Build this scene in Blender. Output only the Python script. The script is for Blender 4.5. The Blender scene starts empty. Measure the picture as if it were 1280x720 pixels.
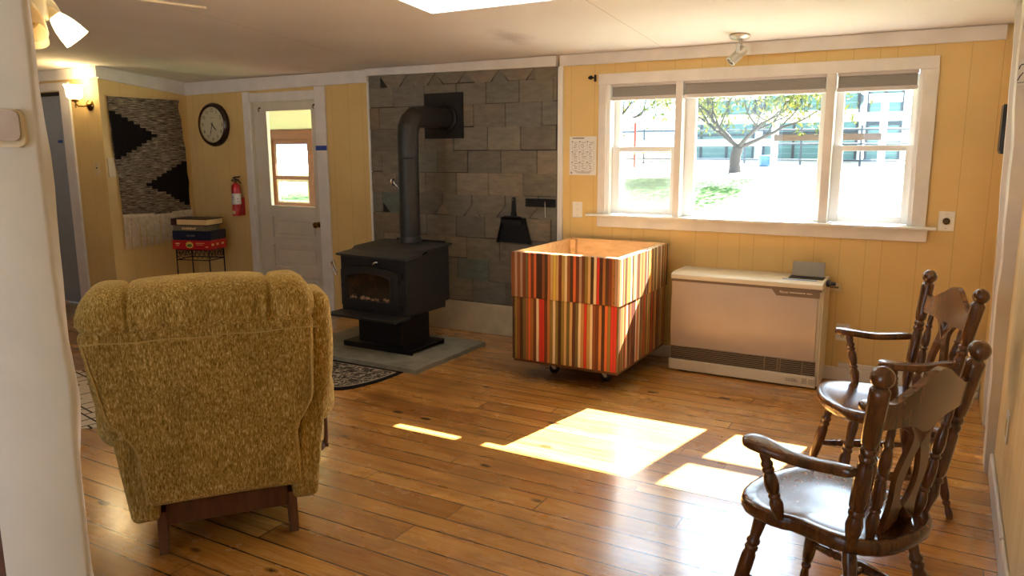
import bpy, bmesh, math, random
from mathutils import Vector, Matrix, Euler
PI = math.pi
random.seed(7)
SC = bpy.context.scene
COL = SC.collection
H = 1.55            # eye height
BY = 5.4475         # back wall plane (y)
LX = -7.03          # tapestry wall plane (x)
RX = 0.287          # right wall plane (x)
SLOPE = 0.085       # the ceiling rises away from the window wall


def ceil_z(y):
    return 2.255 + SLOPE * (BY - y)


# ------------------------------------------------------------------ colour
def lin(c):
    return c / 12.92 if c <= 0.04045 else ((c + 0.055) / 1.055) ** 2.4


def rgb(r, g, b):
    return (lin(r / 255), lin(g / 255), lin(b / 255), 1.0)


# ------------------------------------------------------------------ materials
class NT:
    def __init__(self, name):
        self.m = bpy.data.materials.new(name)
        self.m.use_nodes = True
        self.t = self.m.node_tree
        self.b = self.t.nodes['Principled BSDF']
        self.out = self.t.nodes['Material Output']

    def n(self, typ, **kw):
        nd = self.t.nodes.new(typ)
        for k, v in kw.items():
            setattr(nd, k, v)
        return nd

    def put(self, sock, v):
        if isinstance(v, bpy.types.NodeSocket):
            self.t.links.new(v, sock)
        else:
            sock.default_value = v

    def math(self, op, a, b=0.0, c=None):
        nd = self.n('ShaderNodeMath', operation=op)
        self.put(nd.inputs[0], a)
        self.put(nd.inputs[1], b)
        if c is not None:
            self.put(nd.inputs[2], c)
        return nd.outputs[0]

    def coord(self, which='Object'):
        return self.n('ShaderNodeTexCoord').outputs[which]

    def sep(self, v):
        s = self.n('ShaderNodeSeparateXYZ')
        self.put(s.inputs[0], v)
        return s.outputs[0], s.outputs[1], s.outputs[2]

    def comb(self, x, y, z):
        s = self.n('ShaderNodeCombineXYZ')
        for i, v in enumerate((x, y, z)):
            self.put(s.inputs[i], v)
        return s.outputs[0]

    def mapping(self, v, scale=(1, 1, 1)):
        mp = self.n('ShaderNodeMapping')
        self.put(mp.inputs['Vector'], v)
        mp.inputs['Scale'].default_value = scale
        return mp.outputs[0]

    def noise(self, v, scale, detail=4, rough=0.55, dist=0.0):
        nd = self.n('ShaderNodeTexNoise')
        self.put(nd.inputs['Vector'], v)
        nd.inputs['Scale'].default_value = scale
        nd.inputs['Detail'].default_value = detail
        nd.inputs['Roughness'].default_value = rough
        nd.inputs['Distortion'].default_value = dist
        return nd.outputs['Fac']

    def white(self, v):
        nd = self.n('ShaderNodeTexWhiteNoise', noise_dimensions='3D')
        self.put(nd.inputs['Vector'], v)
        return nd.outputs['Value']

    def ramp(self, f, stops, interp='LINEAR'):
        nd = self.n('ShaderNodeValToRGB')
        cr = nd.color_ramp
        cr.interpolation = interp
        while len(cr.elements) < len(stops):
            cr.elements.new(0.5)
        for e, (p, c) in zip(cr.elements, stops):
            e.position = p
            e.color = c
        self.put(nd.inputs[0], f)
        return nd.outputs[0]

    def mix(self, f, a, b, mode='MIX'):
        nd = self.n('ShaderNodeMix', data_type='RGBA', blend_type=mode)
        self.put(nd.inputs[0], f)
        self.put(nd.inputs[6], a)
        self.put(nd.inputs[7], b)
        return nd.outputs[2]

    def bump(self, h, strength=0.3, dist=0.01):
        nd = self.n('ShaderNodeBump')
        nd.inputs['Strength'].default_value = strength
        nd.inputs['Distance'].default_value = dist
        self.put(nd.inputs['Height'], h)
        self.t.links.new(nd.outputs[0], self.b.inputs['Normal'])

    def base(self, c, rough=0.6, metal=0.0, spec=0.5):
        self.put(self.b.inputs['Base Color'], c)
        self.put(self.b.inputs['Roughness'], rough)
        self.b.inputs['Metallic'].default_value = metal
        self.b.inputs['Specular IOR Level'].default_value = spec
        return self


def flat(name, c, rough=0.6, metal=0.0, spec=0.5, var=0.12, scale=6.0, bump=0.0, bscale=60):
    """paint-like procedural material with slight tonal variation"""
    t = NT(name)
    v = t.coord()
    f = t.noise(v, scale, 4)
    dk = tuple(x * (1 - var) for x in c[:3]) + (1,)
    lt = tuple(min(1, x * (1 + var * 0.6)) for x in c[:3]) + (1,)
    t.base(t.ramp(f, [(0.3, dk), (0.7, lt)]), rough, metal, spec)
    if bump:
        t.bump(t.noise(v, bscale, 3), bump, 0.004)
    return t.m


def emissive(name, c, strength, base=(0.9, 0.85, 0.75, 1)):
    t = NT(name)
    t.base(base, 0.4)
    t.b.inputs['Emission Color'].default_value = c
    t.b.inputs['Emission Strength'].default_value = strength
    return t.m


M = {}


def build_materials():
    # --- yellow painted panelling with irregular vertical grooves
    for key, axis in (('yellow', 0), ('yellow_side', 1)):
        t = NT('yellow_panelling_' + ('x' if axis == 0 else 'y'))
        v = t.coord()
        xs = t.sep(v)[axis]
        p = 0.81
        u = t.math('FRACT', t.math('MULTIPLY', xs, 1 / p))
        d = None
        for g in (0.05, 0.25, 0.44, 0.56, 0.81):
            e = t.math('ABSOLUTE', t.math('SUBTRACT', u, g))
            d = e if d is None else t.math('MINIMUM', d, e)
        groove = t.math('LESS_THAN', d, 0.0028)
        n1 = t.noise(v, 2.2, 4)
        c = t.ramp(n1, [(0.3, rgb(217, 183, 118)), (0.7, rgb(227, 195, 130))])
        c = t.mix(t.math('MULTIPLY', groove, 0.35), c, rgb(160, 120, 52))
        t.base(c, 0.5, spec=0.35)
        t.bump(t.math('SUBTRACT', 1.0, groove), 0.25, 0.004)
        M[key] = t.m
    t = NT('cream_panelling')
    v = t.coord()
    ys = t.sep(v)[1]
    n1 = t.noise(t.mapping(v, (1, 9, .4)), 2.0, 4)
    t.base(t.ramp(n1, [(0.3, rgb(226, 200, 146)), (0.7, rgb(242, 222, 176))]), 0.5, spec=0.35)
    M['cream_wall'] = t.m
    M['trim'] = flat('painted_trim_white', rgb(226, 220, 213), 0.45, var=0.1, scale=5, bump=0.35, bscale=22)
    M['trim_cool'] = flat('painted_trim_cool_white', rgb(222, 217, 212), 0.45, var=0.06, scale=4, bump=0.12, bscale=30)
    M['window_white'] = flat('window_vinyl_white', rgb(236, 236, 234), 0.35, var=0.03)
    M['door_white'] = flat('door_paint', rgb(214, 204, 186), 0.45, var=0.06, bump=0.1, bscale=30)
    M['door_grey'] = flat('grey_door_paint', rgb(150, 158, 166), 0.5, var=0.06)
    # ceiling
    t = NT('ceiling_stipple')
    v = t.coord()
    x, y, z = t.sep(v)
    n1 = t.noise(v, 1.1, 3)
    c = t.ramp(n1, [(0.3, rgb(222, 214, 204)), (0.7, rgb(234, 227, 218))])
    # panel joints across the ceiling
    seam = None
    for sx in (-1.857, -4.30, -6.74):
        e = t.math('ABSOLUTE', t.math('SUBTRACT', x, sx))
        seam = e if seam is None else t.math('MINIMUM', seam, e)
    sm = t.math('LESS_THAN', seam, 0.003)
    c = t.mix(t.math('MULTIPLY', sm, 0.5), c, rgb(140, 122, 104))
    # an old water stain with a darker crack
    dx = t.math('MULTIPLY', t.math('SUBTRACT', x, -2.72), 3.4)
    dy = t.math('MULTIPLY', t.math('SUBTRACT', y, 4.75), 1.9)
    rr = t.math('SQRT', t.math('ADD', t.math('POWER', dx, 2.0), t.math('POWER', dy, 2.0)))
    rr = t.math('ADD', rr, t.math('MULTIPLY', t.noise(v, 7, 5), 0.9))
    st = t.ramp(rr, [(0.55, (1, 1, 1, 1)), (1.15, (0, 0, 0, 1))])
    c = t.mix(t.math('MULTIPLY', st, 0.45), c, rgb(140, 116, 96))
    t.base(c, 0.85, spec=0.2)
    t.bump(t.math('ADD', t.noise(v, 170, 2, 0.7), t.math('MULTIPLY', t.noise(v, 3, 3), 1.5)), 0.35, 0.01)
    M['ceiling'] = t.m
    # --- old pine floor
    t = NT('pine_floor_boards')
    v = t.coord()
    x, y, z = t.sep(v)
    per = 0.253
    yy = t.math('DIVIDE', t.math('ADD', y, 0.04), per)
    cell = t.math('FLOOR', yy)
    fr = t.math('FRACT', yy)
    half = t.math('GREATER_THAN', fr, 0.58)
    row = t.math('ADD', t.math('MULTIPLY', cell, 2.0), half)
    d1 = t.math('MINIMUM', fr, t.math('ABSOLUTE', t.math('SUBTRACT', fr, 0.58)))
    d1 = t.math('MINIMUM', d1, t.math('SUBTRACT', 1.0, fr))
    rnd = t.white(t.comb(row, 3.1, 0.0))
    xs = t.math('DIVIDE', t.math('ADD', x, t.math('MULTIPLY', rnd, 5.0)), 2.3)
    cx = t.math('FLOOR', xs)
    fx = t.math('FRACT', xs)
    dxx = t.math('MULTIPLY', t.math('MINIMUM', fx, t.math('SUBTRACT', 1.0, fx)), 2.3)
    tone = t.white(t.comb(row, cx, 1.7))
    grow = t.comb(t.math('ADD', x, t.math('MULTIPLY', tone, 9.0)), t.math('MULTIPLY', y, 9.0),
                  t.math('MULTIPLY', tone, 17.0))
    grain = t.noise(grow, 2.4, 6, 0.62, 0.9)
    fine = t.noise(t.comb(t.math('MULTIPLY', x, 2.0), t.math('MULTIPLY', y, 60.0), tone), 3.0, 4)
    c = t.ramp(grain, [(0.25, rgb(128, 76, 28)), (0.44, rgb(194, 132, 58)), (0.72, rgb(224, 172, 94))])
    c = t.mix(0.35, c, t.ramp(fine, [(0.3, rgb(146, 92, 38)), (0.7, rgb(222, 168, 90))]))
    c = t.mix(t.math('MULTIPLY', t.math('POWER', tone, 1.8), 0.5), c, rgb(124, 76, 34))
    # knots
    vk = t.n('ShaderNodeTexVoronoi')
    vk.inputs['Scale'].default_value = 1.0
    vk.inputs['Randomness'].default_value = 1.0
    t.put(vk.inputs['Vector'], t.comb(t.math('MULTIPLY', x, 2.9), t.math('MULTIPLY', y, 6.0), 0.0))
    kd = t.math('ADD', vk.outputs['Distance'], t.math('MULTIPLY', t.noise(v, 30, 3), 0.05))
    knot = t.ramp(kd, [(0.11, (1, 1, 1, 1)), (0.165, (0, 0, 0, 1))])
    kon = t.math('GREATER_THAN', t.sep(vk.outputs['Color'])[0], 0.35)
    knot = t.math('MULTIPLY', knot, kon)
    c = t.mix(t.math('MULTIPLY', knot, 0.85), c, rgb(58, 30, 14))
    # worn dark blotches and scratches
    w = t.noise(t.comb(t.math('MULTIPLY', x, 0.8), t.math('MULTIPLY', y, 1.8), 4.0), 1.5, 6, 0.65)
    c = t.mix(t.ramp(w, [(0.50, (0, 0, 0, 1)), (0.74, (0.75, 0.75, 0.75, 1))]), c, rgb(96, 56, 24))
    sc = t.noise(t.comb(t.math('ADD', x, y), t.math('SUBTRACT', y, x), 0.0), 34, 6, 0.75, 2.0)
    c = t.mix(t.ramp(sc, [(0.60, (0, 0, 0, 1)), (0.70, (0.6, 0.6, 0.6, 1))]), c, rgb(70, 44, 22))
    gap = t.math('MAXIMUM', t.math('LESS_THAN', d1, 0.014), t.math('LESS_THAN', dxx, 0.002))
    c = t.mix(t.math('MULTIPLY', gap, 0.85), c, rgb(44, 22, 10))
    rough = t.math('ADD', 0.14, t.math('MULTIPLY', w, 0.26))
    t.base(c, rough, spec=0.5)
    t.b.inputs['Coat Weight'].default_value = 0.8
    t.b.inputs['Coat IOR'].default_value = 1.6
    t.b.inputs['Coat Roughness'].default_value = 0.15
    t.bump(t.math('ADD', t.math('MULTIPLY', gap, -1.0), t.math('MULTIPLY', t.noise(v, 9, 3), 0.5)), 0.25, 0.003)
    M['floor'] = t.m
    # --- slate shingles: every slate its own tone
    t = NT('roof_slate')
    v = t.coord()
    g = t.n('ShaderNodeNewGeometry').outputs['Random Per Island']
    n1 = t.noise(t.mapping(v, (1, 1, 3)), 9, 6, 0.65)
    c = t.ramp(g, [(0.0, rgb(110, 104, 92)), (0.3, rgb(130, 120, 102)), (0.6, rgb(118, 114, 104)),
                   (0.8, rgb(142, 128, 108)), (0.93, rgb(104, 116, 108)), (1.0, rgb(146, 116, 84))])
    c = t.mix(t.math('MULTIPLY', t.ramp(n1, [(0.35, (0, 0, 0, 1)), (0.75, (1, 1, 1, 1))]), 0.5), c, rgb(62, 56, 48))
    t.base(c, 0.62, spec=0.35)
    t.bump(t.noise(v, 26, 5), 0.5, 0.008)
    M['slate'] = t.m
    M['slate_gap'] = flat('slate_backing', rgb(44, 40, 34), 0.9)
    M['plaster'] = flat('plaster_base', rgb(196, 180, 152), 0.8, var=0.16, scale=7, bump=0.3, bscale=30)
    # --- stove
    M['stove'] = flat('stove_black', rgb(37, 36, 36), 0.5, 0.0, 0.4, var=0.2, scale=9)
    M['stove_lid'] = flat('stove_lid_black', rgb(50, 48, 47), 0.55, 0.0, 0.4, var=0.25, scale=7)
    M['pipe'] = flat('stove_pipe_grey', rgb(46, 46, 47), 0.5, 0.25, 0.5, var=0.25, scale=5)
    M['thimble'] = flat('thimble_black', rgb(24, 20, 19), 0.55, 0.2, var=0.5, scale=14)
    t = NT('stove_glass')
    v = t.coord()
    n1 = t.noise(v, 7, 5, 0.7)
    t.base(t.ramp(n1, [(0.35, rgb(16, 13, 11)), (0.7, rgb(64, 50, 38))]), 0.12, spec=0.6)
    M['stove_glass'] = t.m
    M['ash'] = flat('wood_ash', rgb(130, 104, 78), 0.9, var=0.5, scale=60, bump=0.8, bscale=50)
    M['chrome'] = flat('bright_metal', rgb(205, 205, 205), 0.25, 1.0, var=0.05)
    M['brass'] = flat('aged_brass', rgb(150, 112, 58), 0.25, 1.0, var=0.2, scale=30)
    M['bronze'] = flat('dark_bronze', rgb(88, 66, 40), 0.3, 1.0, var=0.2, scale=30)
    M['black_iron'] = flat('black_iron', rgb(20, 18, 18), 0.5, 0.4, var=0.2)
    M['black_plastic'] = flat('black_plastic', rgb(22, 22, 24), 0.4, var=0.2)
    # hearth stone
    t = NT('hearth_stone')
    v = t.coord()
    n1 = t.noise(v, 8, 6, 0.7)
    c = t.ramp(n1, [(0.3, rgb(112, 110, 98)), (0.7, rgb(150, 146, 130))])
    sp = t.noise(v, 38, 4, 0.6)
    c = t.mix(t.ramp(sp, [(0.64, (0, 0, 0, 1)), (0.72, (0.7, 0.7, 0.7, 1))]), c, rgb(170, 162, 146))
    t.base(c, 0.7, spec=0.3)
    t.bump(t.noise(v, 20, 5), 0.4, 0.006)
    M['stone'] = t.m
    # floral hearth rug
    t = NT('floral_rug')
    v = t.coord()
    n1 = t.noise(t.mapping(v, (1, 1, 0)), 12, 3, 0.55, 2.6)
    n2 = t.noise(t.mapping(v, (1, 1, 0)), 60, 3)
    c = t.ramp(n1, [(0.51, rgb(26, 22, 24)), (0.535, rgb(164, 148, 128)), (0.60, rgb(196, 182, 160)), (0.63, rgb(44, 36, 36))])
    c = t.mix(0.2, c, t.ramp(n2, [(0.4, rgb(20, 18, 18)), (0.6, rgb(190, 176, 156))]))
    t.base(c, 0.95, spec=0.1)
    t.bump(n2, 0.4, 0.004)
    M['rug_floral'] = t.m
    M['rug_border'] = flat('rug_border_black', rgb(26, 23, 25), 0.95, spec=0.1)
    M['rug_line'] = flat('rug_line_beige', rgb(160, 148, 130), 0.95, spec=0.1)
    # cream rug with dark zigzag lines
    t = NT('cream_line_rug')
    v = t.coord()
    x, y, z = t.sep(v)
    s = 0.15
    a = t.math('DIVIDE', t.math('ADD', x, y), s)
    b = t.math('DIVIDE', t.math('SUBTRACT', x, y), s)
    fa = t.math('FLOOR', a)
    fb = t.math('FLOOR', b)
    ra = t.math('FRACT', a)
    rb = t.math('FRACT', b)
    w1 = t.math('GREATER_THAN', t.white(t.comb(fa, fb, 0.0)), 0.35)
    w2 = t.math('GREATER_THAN', t.white(t.comb(fa, fb, 5.0)), 0.35)
    w3 = t.math('GREATER_THAN', t.white(t.comb(fa, fb, 9.0)), 0.5)
    l1 = t.math('MULTIPLY', t.math('LESS_THAN', ra, 0.11), w1)
    l2 = t.math('MULTIPLY', t.math('LESS_THAN', rb, 0.11), w2)
    l3 = t.math('MULTIPLY', t.math('LESS_THAN', t.math('ABSOLUTE', t.math('SUBTRACT', ra, 0.5)), 0.055), w3)
    ln = t.math('MAXIMUM', t.math('MAXIMUM', l1, l2), l3)
    c = t.mix(ln, t.ramp(t.noise(v, 90, 3), [(0.3, rgb(196, 182, 158)), (0.7, rgb(222, 210, 188))]), rgb(58, 50, 44))
    t.base(c, 0.95, spec=0.1)
    t.bump(t.noise(v, 120, 2), 0.4, 0.004)
    M['rug_cream'] = t.m
    # --- recliner chenille
    t = NT('olive_gold_chenille')
    v = t.coord('Object')
    n1 = t.noise(t.mapping(v, (1.0, 1.0, 0.24)), 150, 3, 0.65)
    n2 = t.noise(t.mapping(v, (1, 1, 0.6)), 5, 4)
    n3 = t.noise(t.mapping(v, (1.0, 1.0, 0.22)), 300, 2, 0.6)
    f = t.math('ADD', t.math('MULTIPLY', n1, 0.5), t.math('MULTIPLY', n3, 0.5))
    c = t.ramp(f, [(0.37, rgb(118, 94, 42)), (0.47, rgb(166, 138, 70)), (0.55, rgb(194, 164, 92)), (0.63, rgb(236, 216, 156))])
    c = t.mix(t.math('MULTIPLY', t.ramp(n2, [(0.4, (0, 0, 0, 1)), (0.7, (1, 1, 1, 1))]), 0.35), c, rgb(96, 74, 32))
    t.base(c, 0.95, spec=0.1)
    t.b.inputs['Sheen Weight'].default_value = 0.35
    t.b.inputs['Sheen Roughness'].default_value = 0.5
    t.b.inputs['Sheen Tint'].default_value = rgb(235, 215, 170)
    t.bump(t.math('ADD', f, t.math('MULTIPLY', n2, 0.8)), 0.5, 0.008)
    M['chenille'] = t.m
    M['seam'] = flat('seam_piping', rgb(196, 170, 106), 0.95, spec=0.1)
    # --- woods
    for key, c0, c1, ro in (('chair_wood', (66, 36, 16), (118, 72, 36), 0.2), ('rail_wood', (78, 46, 24), (112, 70, 38), 0.45),
                            ('porch_wood', (88, 50, 26), (118, 70, 38), 0.6), ('ply', (196, 156, 108), (222, 184, 136), 0.55),
                            ('stain_wood', (74, 38, 20), (104, 58, 30), 0.45)):
        t = NT(key + '_grain')
        v = t.coord('Object')
        sc = (14, 14, 2.2) if key in ('chair_wood', 'rail_wood', 'stain_wood') else (2.2, 9, 9)
        n1 = t.noise(t.mapping(v, sc), 3, 5, 0.6, 0.6)
        t.base(t.ramp(n1, [(0.3, rgb(*c0)), (0.72, rgb(*c1))]), ro, spec=0.55)
        if key == 'chair_wood':
            t.b.inputs['Coat Weight'].default_value = 0.6
            t.b.inputs['Coat Roughness'].default_value = 0.16
        M[key] = t.m
    # --- striped slats of the crate
    t = NT('painted_stripe_slats')
    v = t.coord('Object')
    x, y, z = t.sep(v)
    s = t.math('ADD', t.math('ADD', x, y), t.math('MULTIPLY', t.noise(t.mapping(v, (1, 1, 0.4)), 8, 2), 0.006))
    tier = t.math('GREATER_THAN', z, 0.577)
    s = t.math('ADD', s, t.math('MULTIPLY', tier, 7.77))
    u = t.math('DIVIDE', s, 0.0205)
    cell = t.math('FLOOR', u)
    w = t.white(t.comb(cell, 2.0, 0.0))
    pal = [(70, 44, 28), (176, 116, 58), (222, 182, 118), (116, 62, 36), (238, 204, 86), (150, 128, 60), (214, 140, 76), (84, 56, 36), (206, 150, 84),
           (218, 56, 42), (240, 218, 168), (146, 84, 44), (226, 112, 58), (132, 66, 40), (198, 162, 84), (96, 52, 44), (244, 222, 182),
           (164, 106, 64), (122, 108, 60), (202, 126, 68), (186, 152, 126), (160, 96, 50)]
    c = t.ramp(w, [(i / len(pal), rgb(*p)) for i, p in enumerate(pal)], 'CONSTANT')
    fu = t.math('FRACT', u)
    gap = t.math('LESS_THAN', t.math('MINIMUM', fu, t.math('SUBTRACT', 1.0, fu)), 0.06)
    c = t.mix(t.math('MULTIPLY', gap, 0.7), c, rgb(40, 24, 16))
    c = t.mix(t.math('MULTIPLY', t.noise(t.mapping(v, (60, 60, 3)), 2, 4), 0.3), c, rgb(90, 56, 34))
    t.base(c, 0.4, spec=0.5)
    M['stripes'] = t.m
    # --- heater
    t = NT('heater_bronze_front')
    v = t.coord('Object')
    t.base(t.ramp(t.noise(v, 3, 3), [(0.3, rgb(176, 162, 148)), (0.7, rgb(186, 172, 158))]), 0.34, 0.35, 0.5)
    t.bump(t.noise(v, 2.2, 2), 0.06, 0.02)
    M['heater_front'] = t.m
    M['heater_white'] = flat('heater_cream', rgb(214, 204, 184), 0.4, var=0.04)
    M['heater_brown'] = flat('heater_brown_strip', rgb(116, 98, 80), 0.4, 0.2, var=0.06)
    M['grille_dark'] = flat('grille_dark', rgb(26, 22, 20), 0.6)
    M['grille_slat'] = flat('grille_slat_brown', rgb(150, 130, 108), 0.45, 0.2)
    M['pale_print'] = flat('pale_print', rgb(224, 214, 196), 0.6)
    M['grey_print'] = flat('grey_print', rgb(120, 110, 100), 0.7)
    M['dark_print'] = flat('dark_print', rgb(40, 36, 36), 0.7)
    M['lid_grey'] = flat('lid_grey', rgb(166, 160, 148), 0.4, var=0.04)
    M['blue'] = flat('painters_tape_blue', rgb(40, 76, 160), 0.7)
    M['pale_blue'] = flat('pale_blue', rgb(110, 150, 214), 0.6)
    M['navy_plug'] = flat('navy_cap', rgb(28, 28, 58), 0.4)
    M['paper'] = flat('white_paper', rgb(232, 230, 226), 0.8, var=0.02)
    M['plate'] = flat('cover_plate_white', rgb(236, 232, 222), 0.4, var=0.02)
    M['plate_almond'] = flat('cover_plate_almond', rgb(214, 190, 140), 0.4, var=0.03)
    M['shade_fabric'] = flat('shade_grey_fabric', rgb(150, 146, 142), 0.85, var=0.05)
    M['shade_rail'] = flat('shade_rail_white', rgb(206, 198, 194), 0.5, var=0.03)
    # tapestry
    t = NT('marled_weave')
    v = t.coord('Object')
    n1 = t.noise(t.mapping(v, (1, 3.2, 62)), 3.0, 4, 0.75)
    t.base(t.ramp(n1, [(0.40, rgb(56, 46, 40)), (0.50, rgb(104, 90, 76)), (0.61, rgb(176, 160, 136))]), 0.95, spec=0.1)
    t.bump(t.noise(t.mapping(v, (1, 2, 90)), 2.0, 2), 0.5, 0.006)
    M['weave'] = t.m
    M['weave_black'] = flat('black_wool', rgb(27, 23, 22), 0.95, spec=0.1, var=0.3, scale=40, bump=0.5, bscale=90)
    M['fringe'] = flat('cotton_fringe', rgb(222, 206, 176), 0.95, spec=0.1, var=0.2, scale=30)
    # small goods
    M['clock_rim'] = flat('clock_rim_dark', rgb(42, 20, 20), 0.25, spec=0.6)
    M['clock_face'] = flat('clock_face_cream', rgb(204, 194, 160), 0.5, var=0.04)
    M['red'] = flat('extinguisher_red', rgb(180, 20, 26), 0.3, spec=0.6)
    M['game_red'] = flat('box_red', rgb(190, 24, 30), 0.35, var=0.08)
    M['game_navy'] = flat('box_navy', rgb(20, 30, 56), 0.35, var=0.1)
    M['game_grey'] = flat('box_grey', rgb(120, 108, 82), 0.5, var=0.1)
    M['game_brown'] = flat('cover_dark_brown', rgb(58, 30, 20), 0.4, var=0.1)
    M['pages'] = flat('box_tray_cream', rgb(232, 198, 140), 0.6, var=0.1)
    M['yellow_print'] = flat('yellow_print', rgb(230, 204, 90), 0.6)
    M['green_print'] = flat('green_print', rgb(96, 130, 40), 0.6)
    M['fan_white'] = flat('fan_cream', rgb(226, 214, 184), 0.4, var=0.04)
    M['glass_lit'] = emissive('lit_glass', (1.0, 0.78, 0.42, 1), 7.0)
    t = NT('frosted_glass')
    t.base(rgb(240, 226, 190), 0.3)
    tl = t.n('ShaderNodeBsdfTranslucent')
    tl.inputs[0].default_value = rgb(250, 236, 204)
    mx = t.n('ShaderNodeMixShader')
    mx.inputs[0].default_value = 0.55
    t.t.links.new(t.b.outputs[0], mx.inputs[1])
    t.t.links.new(tl.outputs[0], mx.inputs[2])
    t.t.links.new(mx.outputs[0], t.out.inputs[0])
    M['glass_unlit'] = t.m
    M['sconce_lit'] = emissive('lit_sconce_glass', (1.0, 0.78, 0.42, 1), 16.0)
    M['panel_lit'] = emissive('lit_panel', (1.0, 0.96, 0.90, 1), 6.0)
    M['bulb'] = emissive('lamp_bulb', (1.0, 0.85, 0.6, 1), 3.0)
    M['nickel'] = flat('brushed_nickel', rgb(196, 190, 178), 0.35, 0.6, var=0.05)
    M['lens'] = flat('lamp_lens', rgb(206, 214, 216), 0.12, 0.6)
    M['holder_cream'] = flat('holder_cream', rgb(226, 208, 176), 0.35, var=0.03)
    M['holder_grey'] = flat('holder_inside', rgb(190, 172, 158), 0.5, var=0.04)
    # glass
    t = NT('window_glass')
    tr = t.n('ShaderNodeBsdfTransparent')
    tr.inputs[0].default_value = (0.96, 0.98, 0.98, 1)
    gl = t.n('ShaderNodeBsdfGlossy')
    gl.inputs['Roughness'].default_value = 0.02
    mx = t.n('ShaderNodeMixShader')
    mx.inputs[0].default_value = 0.05
    t.t.links.new(tr.outputs[0], mx.inputs[1])
    t.t.links.new(gl.outputs[0], mx.inputs[2])
    t.t.links.new(mx.outputs[0], t.out.inputs[0])
    M['glass'] = t.m
    # fly screen: mesh that thins the view and greys it a little
    t = NT('fly_screen')
    tr = t.n('ShaderNodeBsdfTransparent')
    tr.inputs[0].default_value = (0.9, 0.9, 0.88, 1)
    df = t.n('ShaderNodeBsdfDiffuse')
    df.inputs[0].default_value = rgb(170, 172, 170)
    mx = t.n('ShaderNodeMixShader')
    mx.inputs[0].default_value = 0.22
    t.t.links.new(tr.outputs[0], mx.inputs[1])
    t.t.links.new(df.outputs[0], mx.inputs[2])
    t.t.links.new(mx.outputs[0], t.out.inputs[0])
    M['screen'] = t.m
    # outdoors
    t = NT('grass_ground')
    v = t.coord('Object')
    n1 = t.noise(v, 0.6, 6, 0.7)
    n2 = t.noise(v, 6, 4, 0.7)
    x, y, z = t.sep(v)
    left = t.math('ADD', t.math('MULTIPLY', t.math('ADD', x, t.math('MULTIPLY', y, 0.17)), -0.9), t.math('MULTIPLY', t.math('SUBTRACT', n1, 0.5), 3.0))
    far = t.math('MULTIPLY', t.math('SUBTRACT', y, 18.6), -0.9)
    shade_green = t.ramp(t.math('MINIMUM', left, far), [(0.0, (0, 0, 0, 1)), (0.8, (1, 1, 1, 1))])  # tree shade put into the colour: green there, pale where sunlit
    sunlit_pale = t.ramp(n2, [(0.3, rgb(186, 182, 166)), (0.7, rgb(216, 212, 200))])
    c = t.mix(shade_green, sunlit_pale, t.ramp(n2, [(0.3, rgb(60, 96, 50)), (0.7, rgb(104, 132, 80))]))
    t.base(c, 0.95, spec=0.05)
    t.bump(n2, 0.8, 0.08)
    M['grass'] = t.m
    M['gravel'] = flat('pale_gravel', rgb(168, 164, 158), 0.95, var=0.15, scale=3)
    t = NT('leaf_green')
    g = t.n('ShaderNodeNewGeometry').outputs['Random Per Island']
    t.base(t.ramp(g, [(0.0, rgb(74, 92, 36)), (0.5, rgb(112, 124, 52)), (1.0, rgb(160, 152, 80))]), 0.6, spec=0.2)
    M['leaf'] = t.m
    M['bark'] = flat('grey_bark', rgb(64, 59, 56), 0.9, var=0.4, scale=12, bump=0.8, bscale=25)
    M['fence_white'] = flat('fence_white', rgb(232, 234, 236), 0.7)
    M['weathered'] = flat('weathered_board', rgb(84, 68, 60), 0.8, var=0.3, scale=10)
    M['steel_pipe'] = flat('steel_pipe', rgb(34, 48, 62), 0.5, 0.2)
    t = NT('teal_sheet')
    v = t.coord('Object')
    x, y, z = t.sep(v)
    rib = t.math('LESS_THAN', t.math('FRACT', t.math('MULTIPLY', z, 5.0)), 0.14)
    c = t.mix(t.math('MULTIPLY', rib, 0.35), rgb(70, 116, 122), rgb(140, 180, 180))
    t.base(c, 0.5)
    M['teal'] = t.m
    M['shed_roof'] = flat('shed_roof_pale', rgb(224, 230, 234), 0.5)
    M['barrel_blue'] = flat('barrel_blue', rgb(72, 128, 200), 0.5)
    M['rust_red'] = flat('rust_red', rgb(150, 60, 56), 0.7)
    M['porch_cream'] = flat('porch_cream', rgb(206, 202, 194), 0.6, var=0.05)


build_materials()


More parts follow.
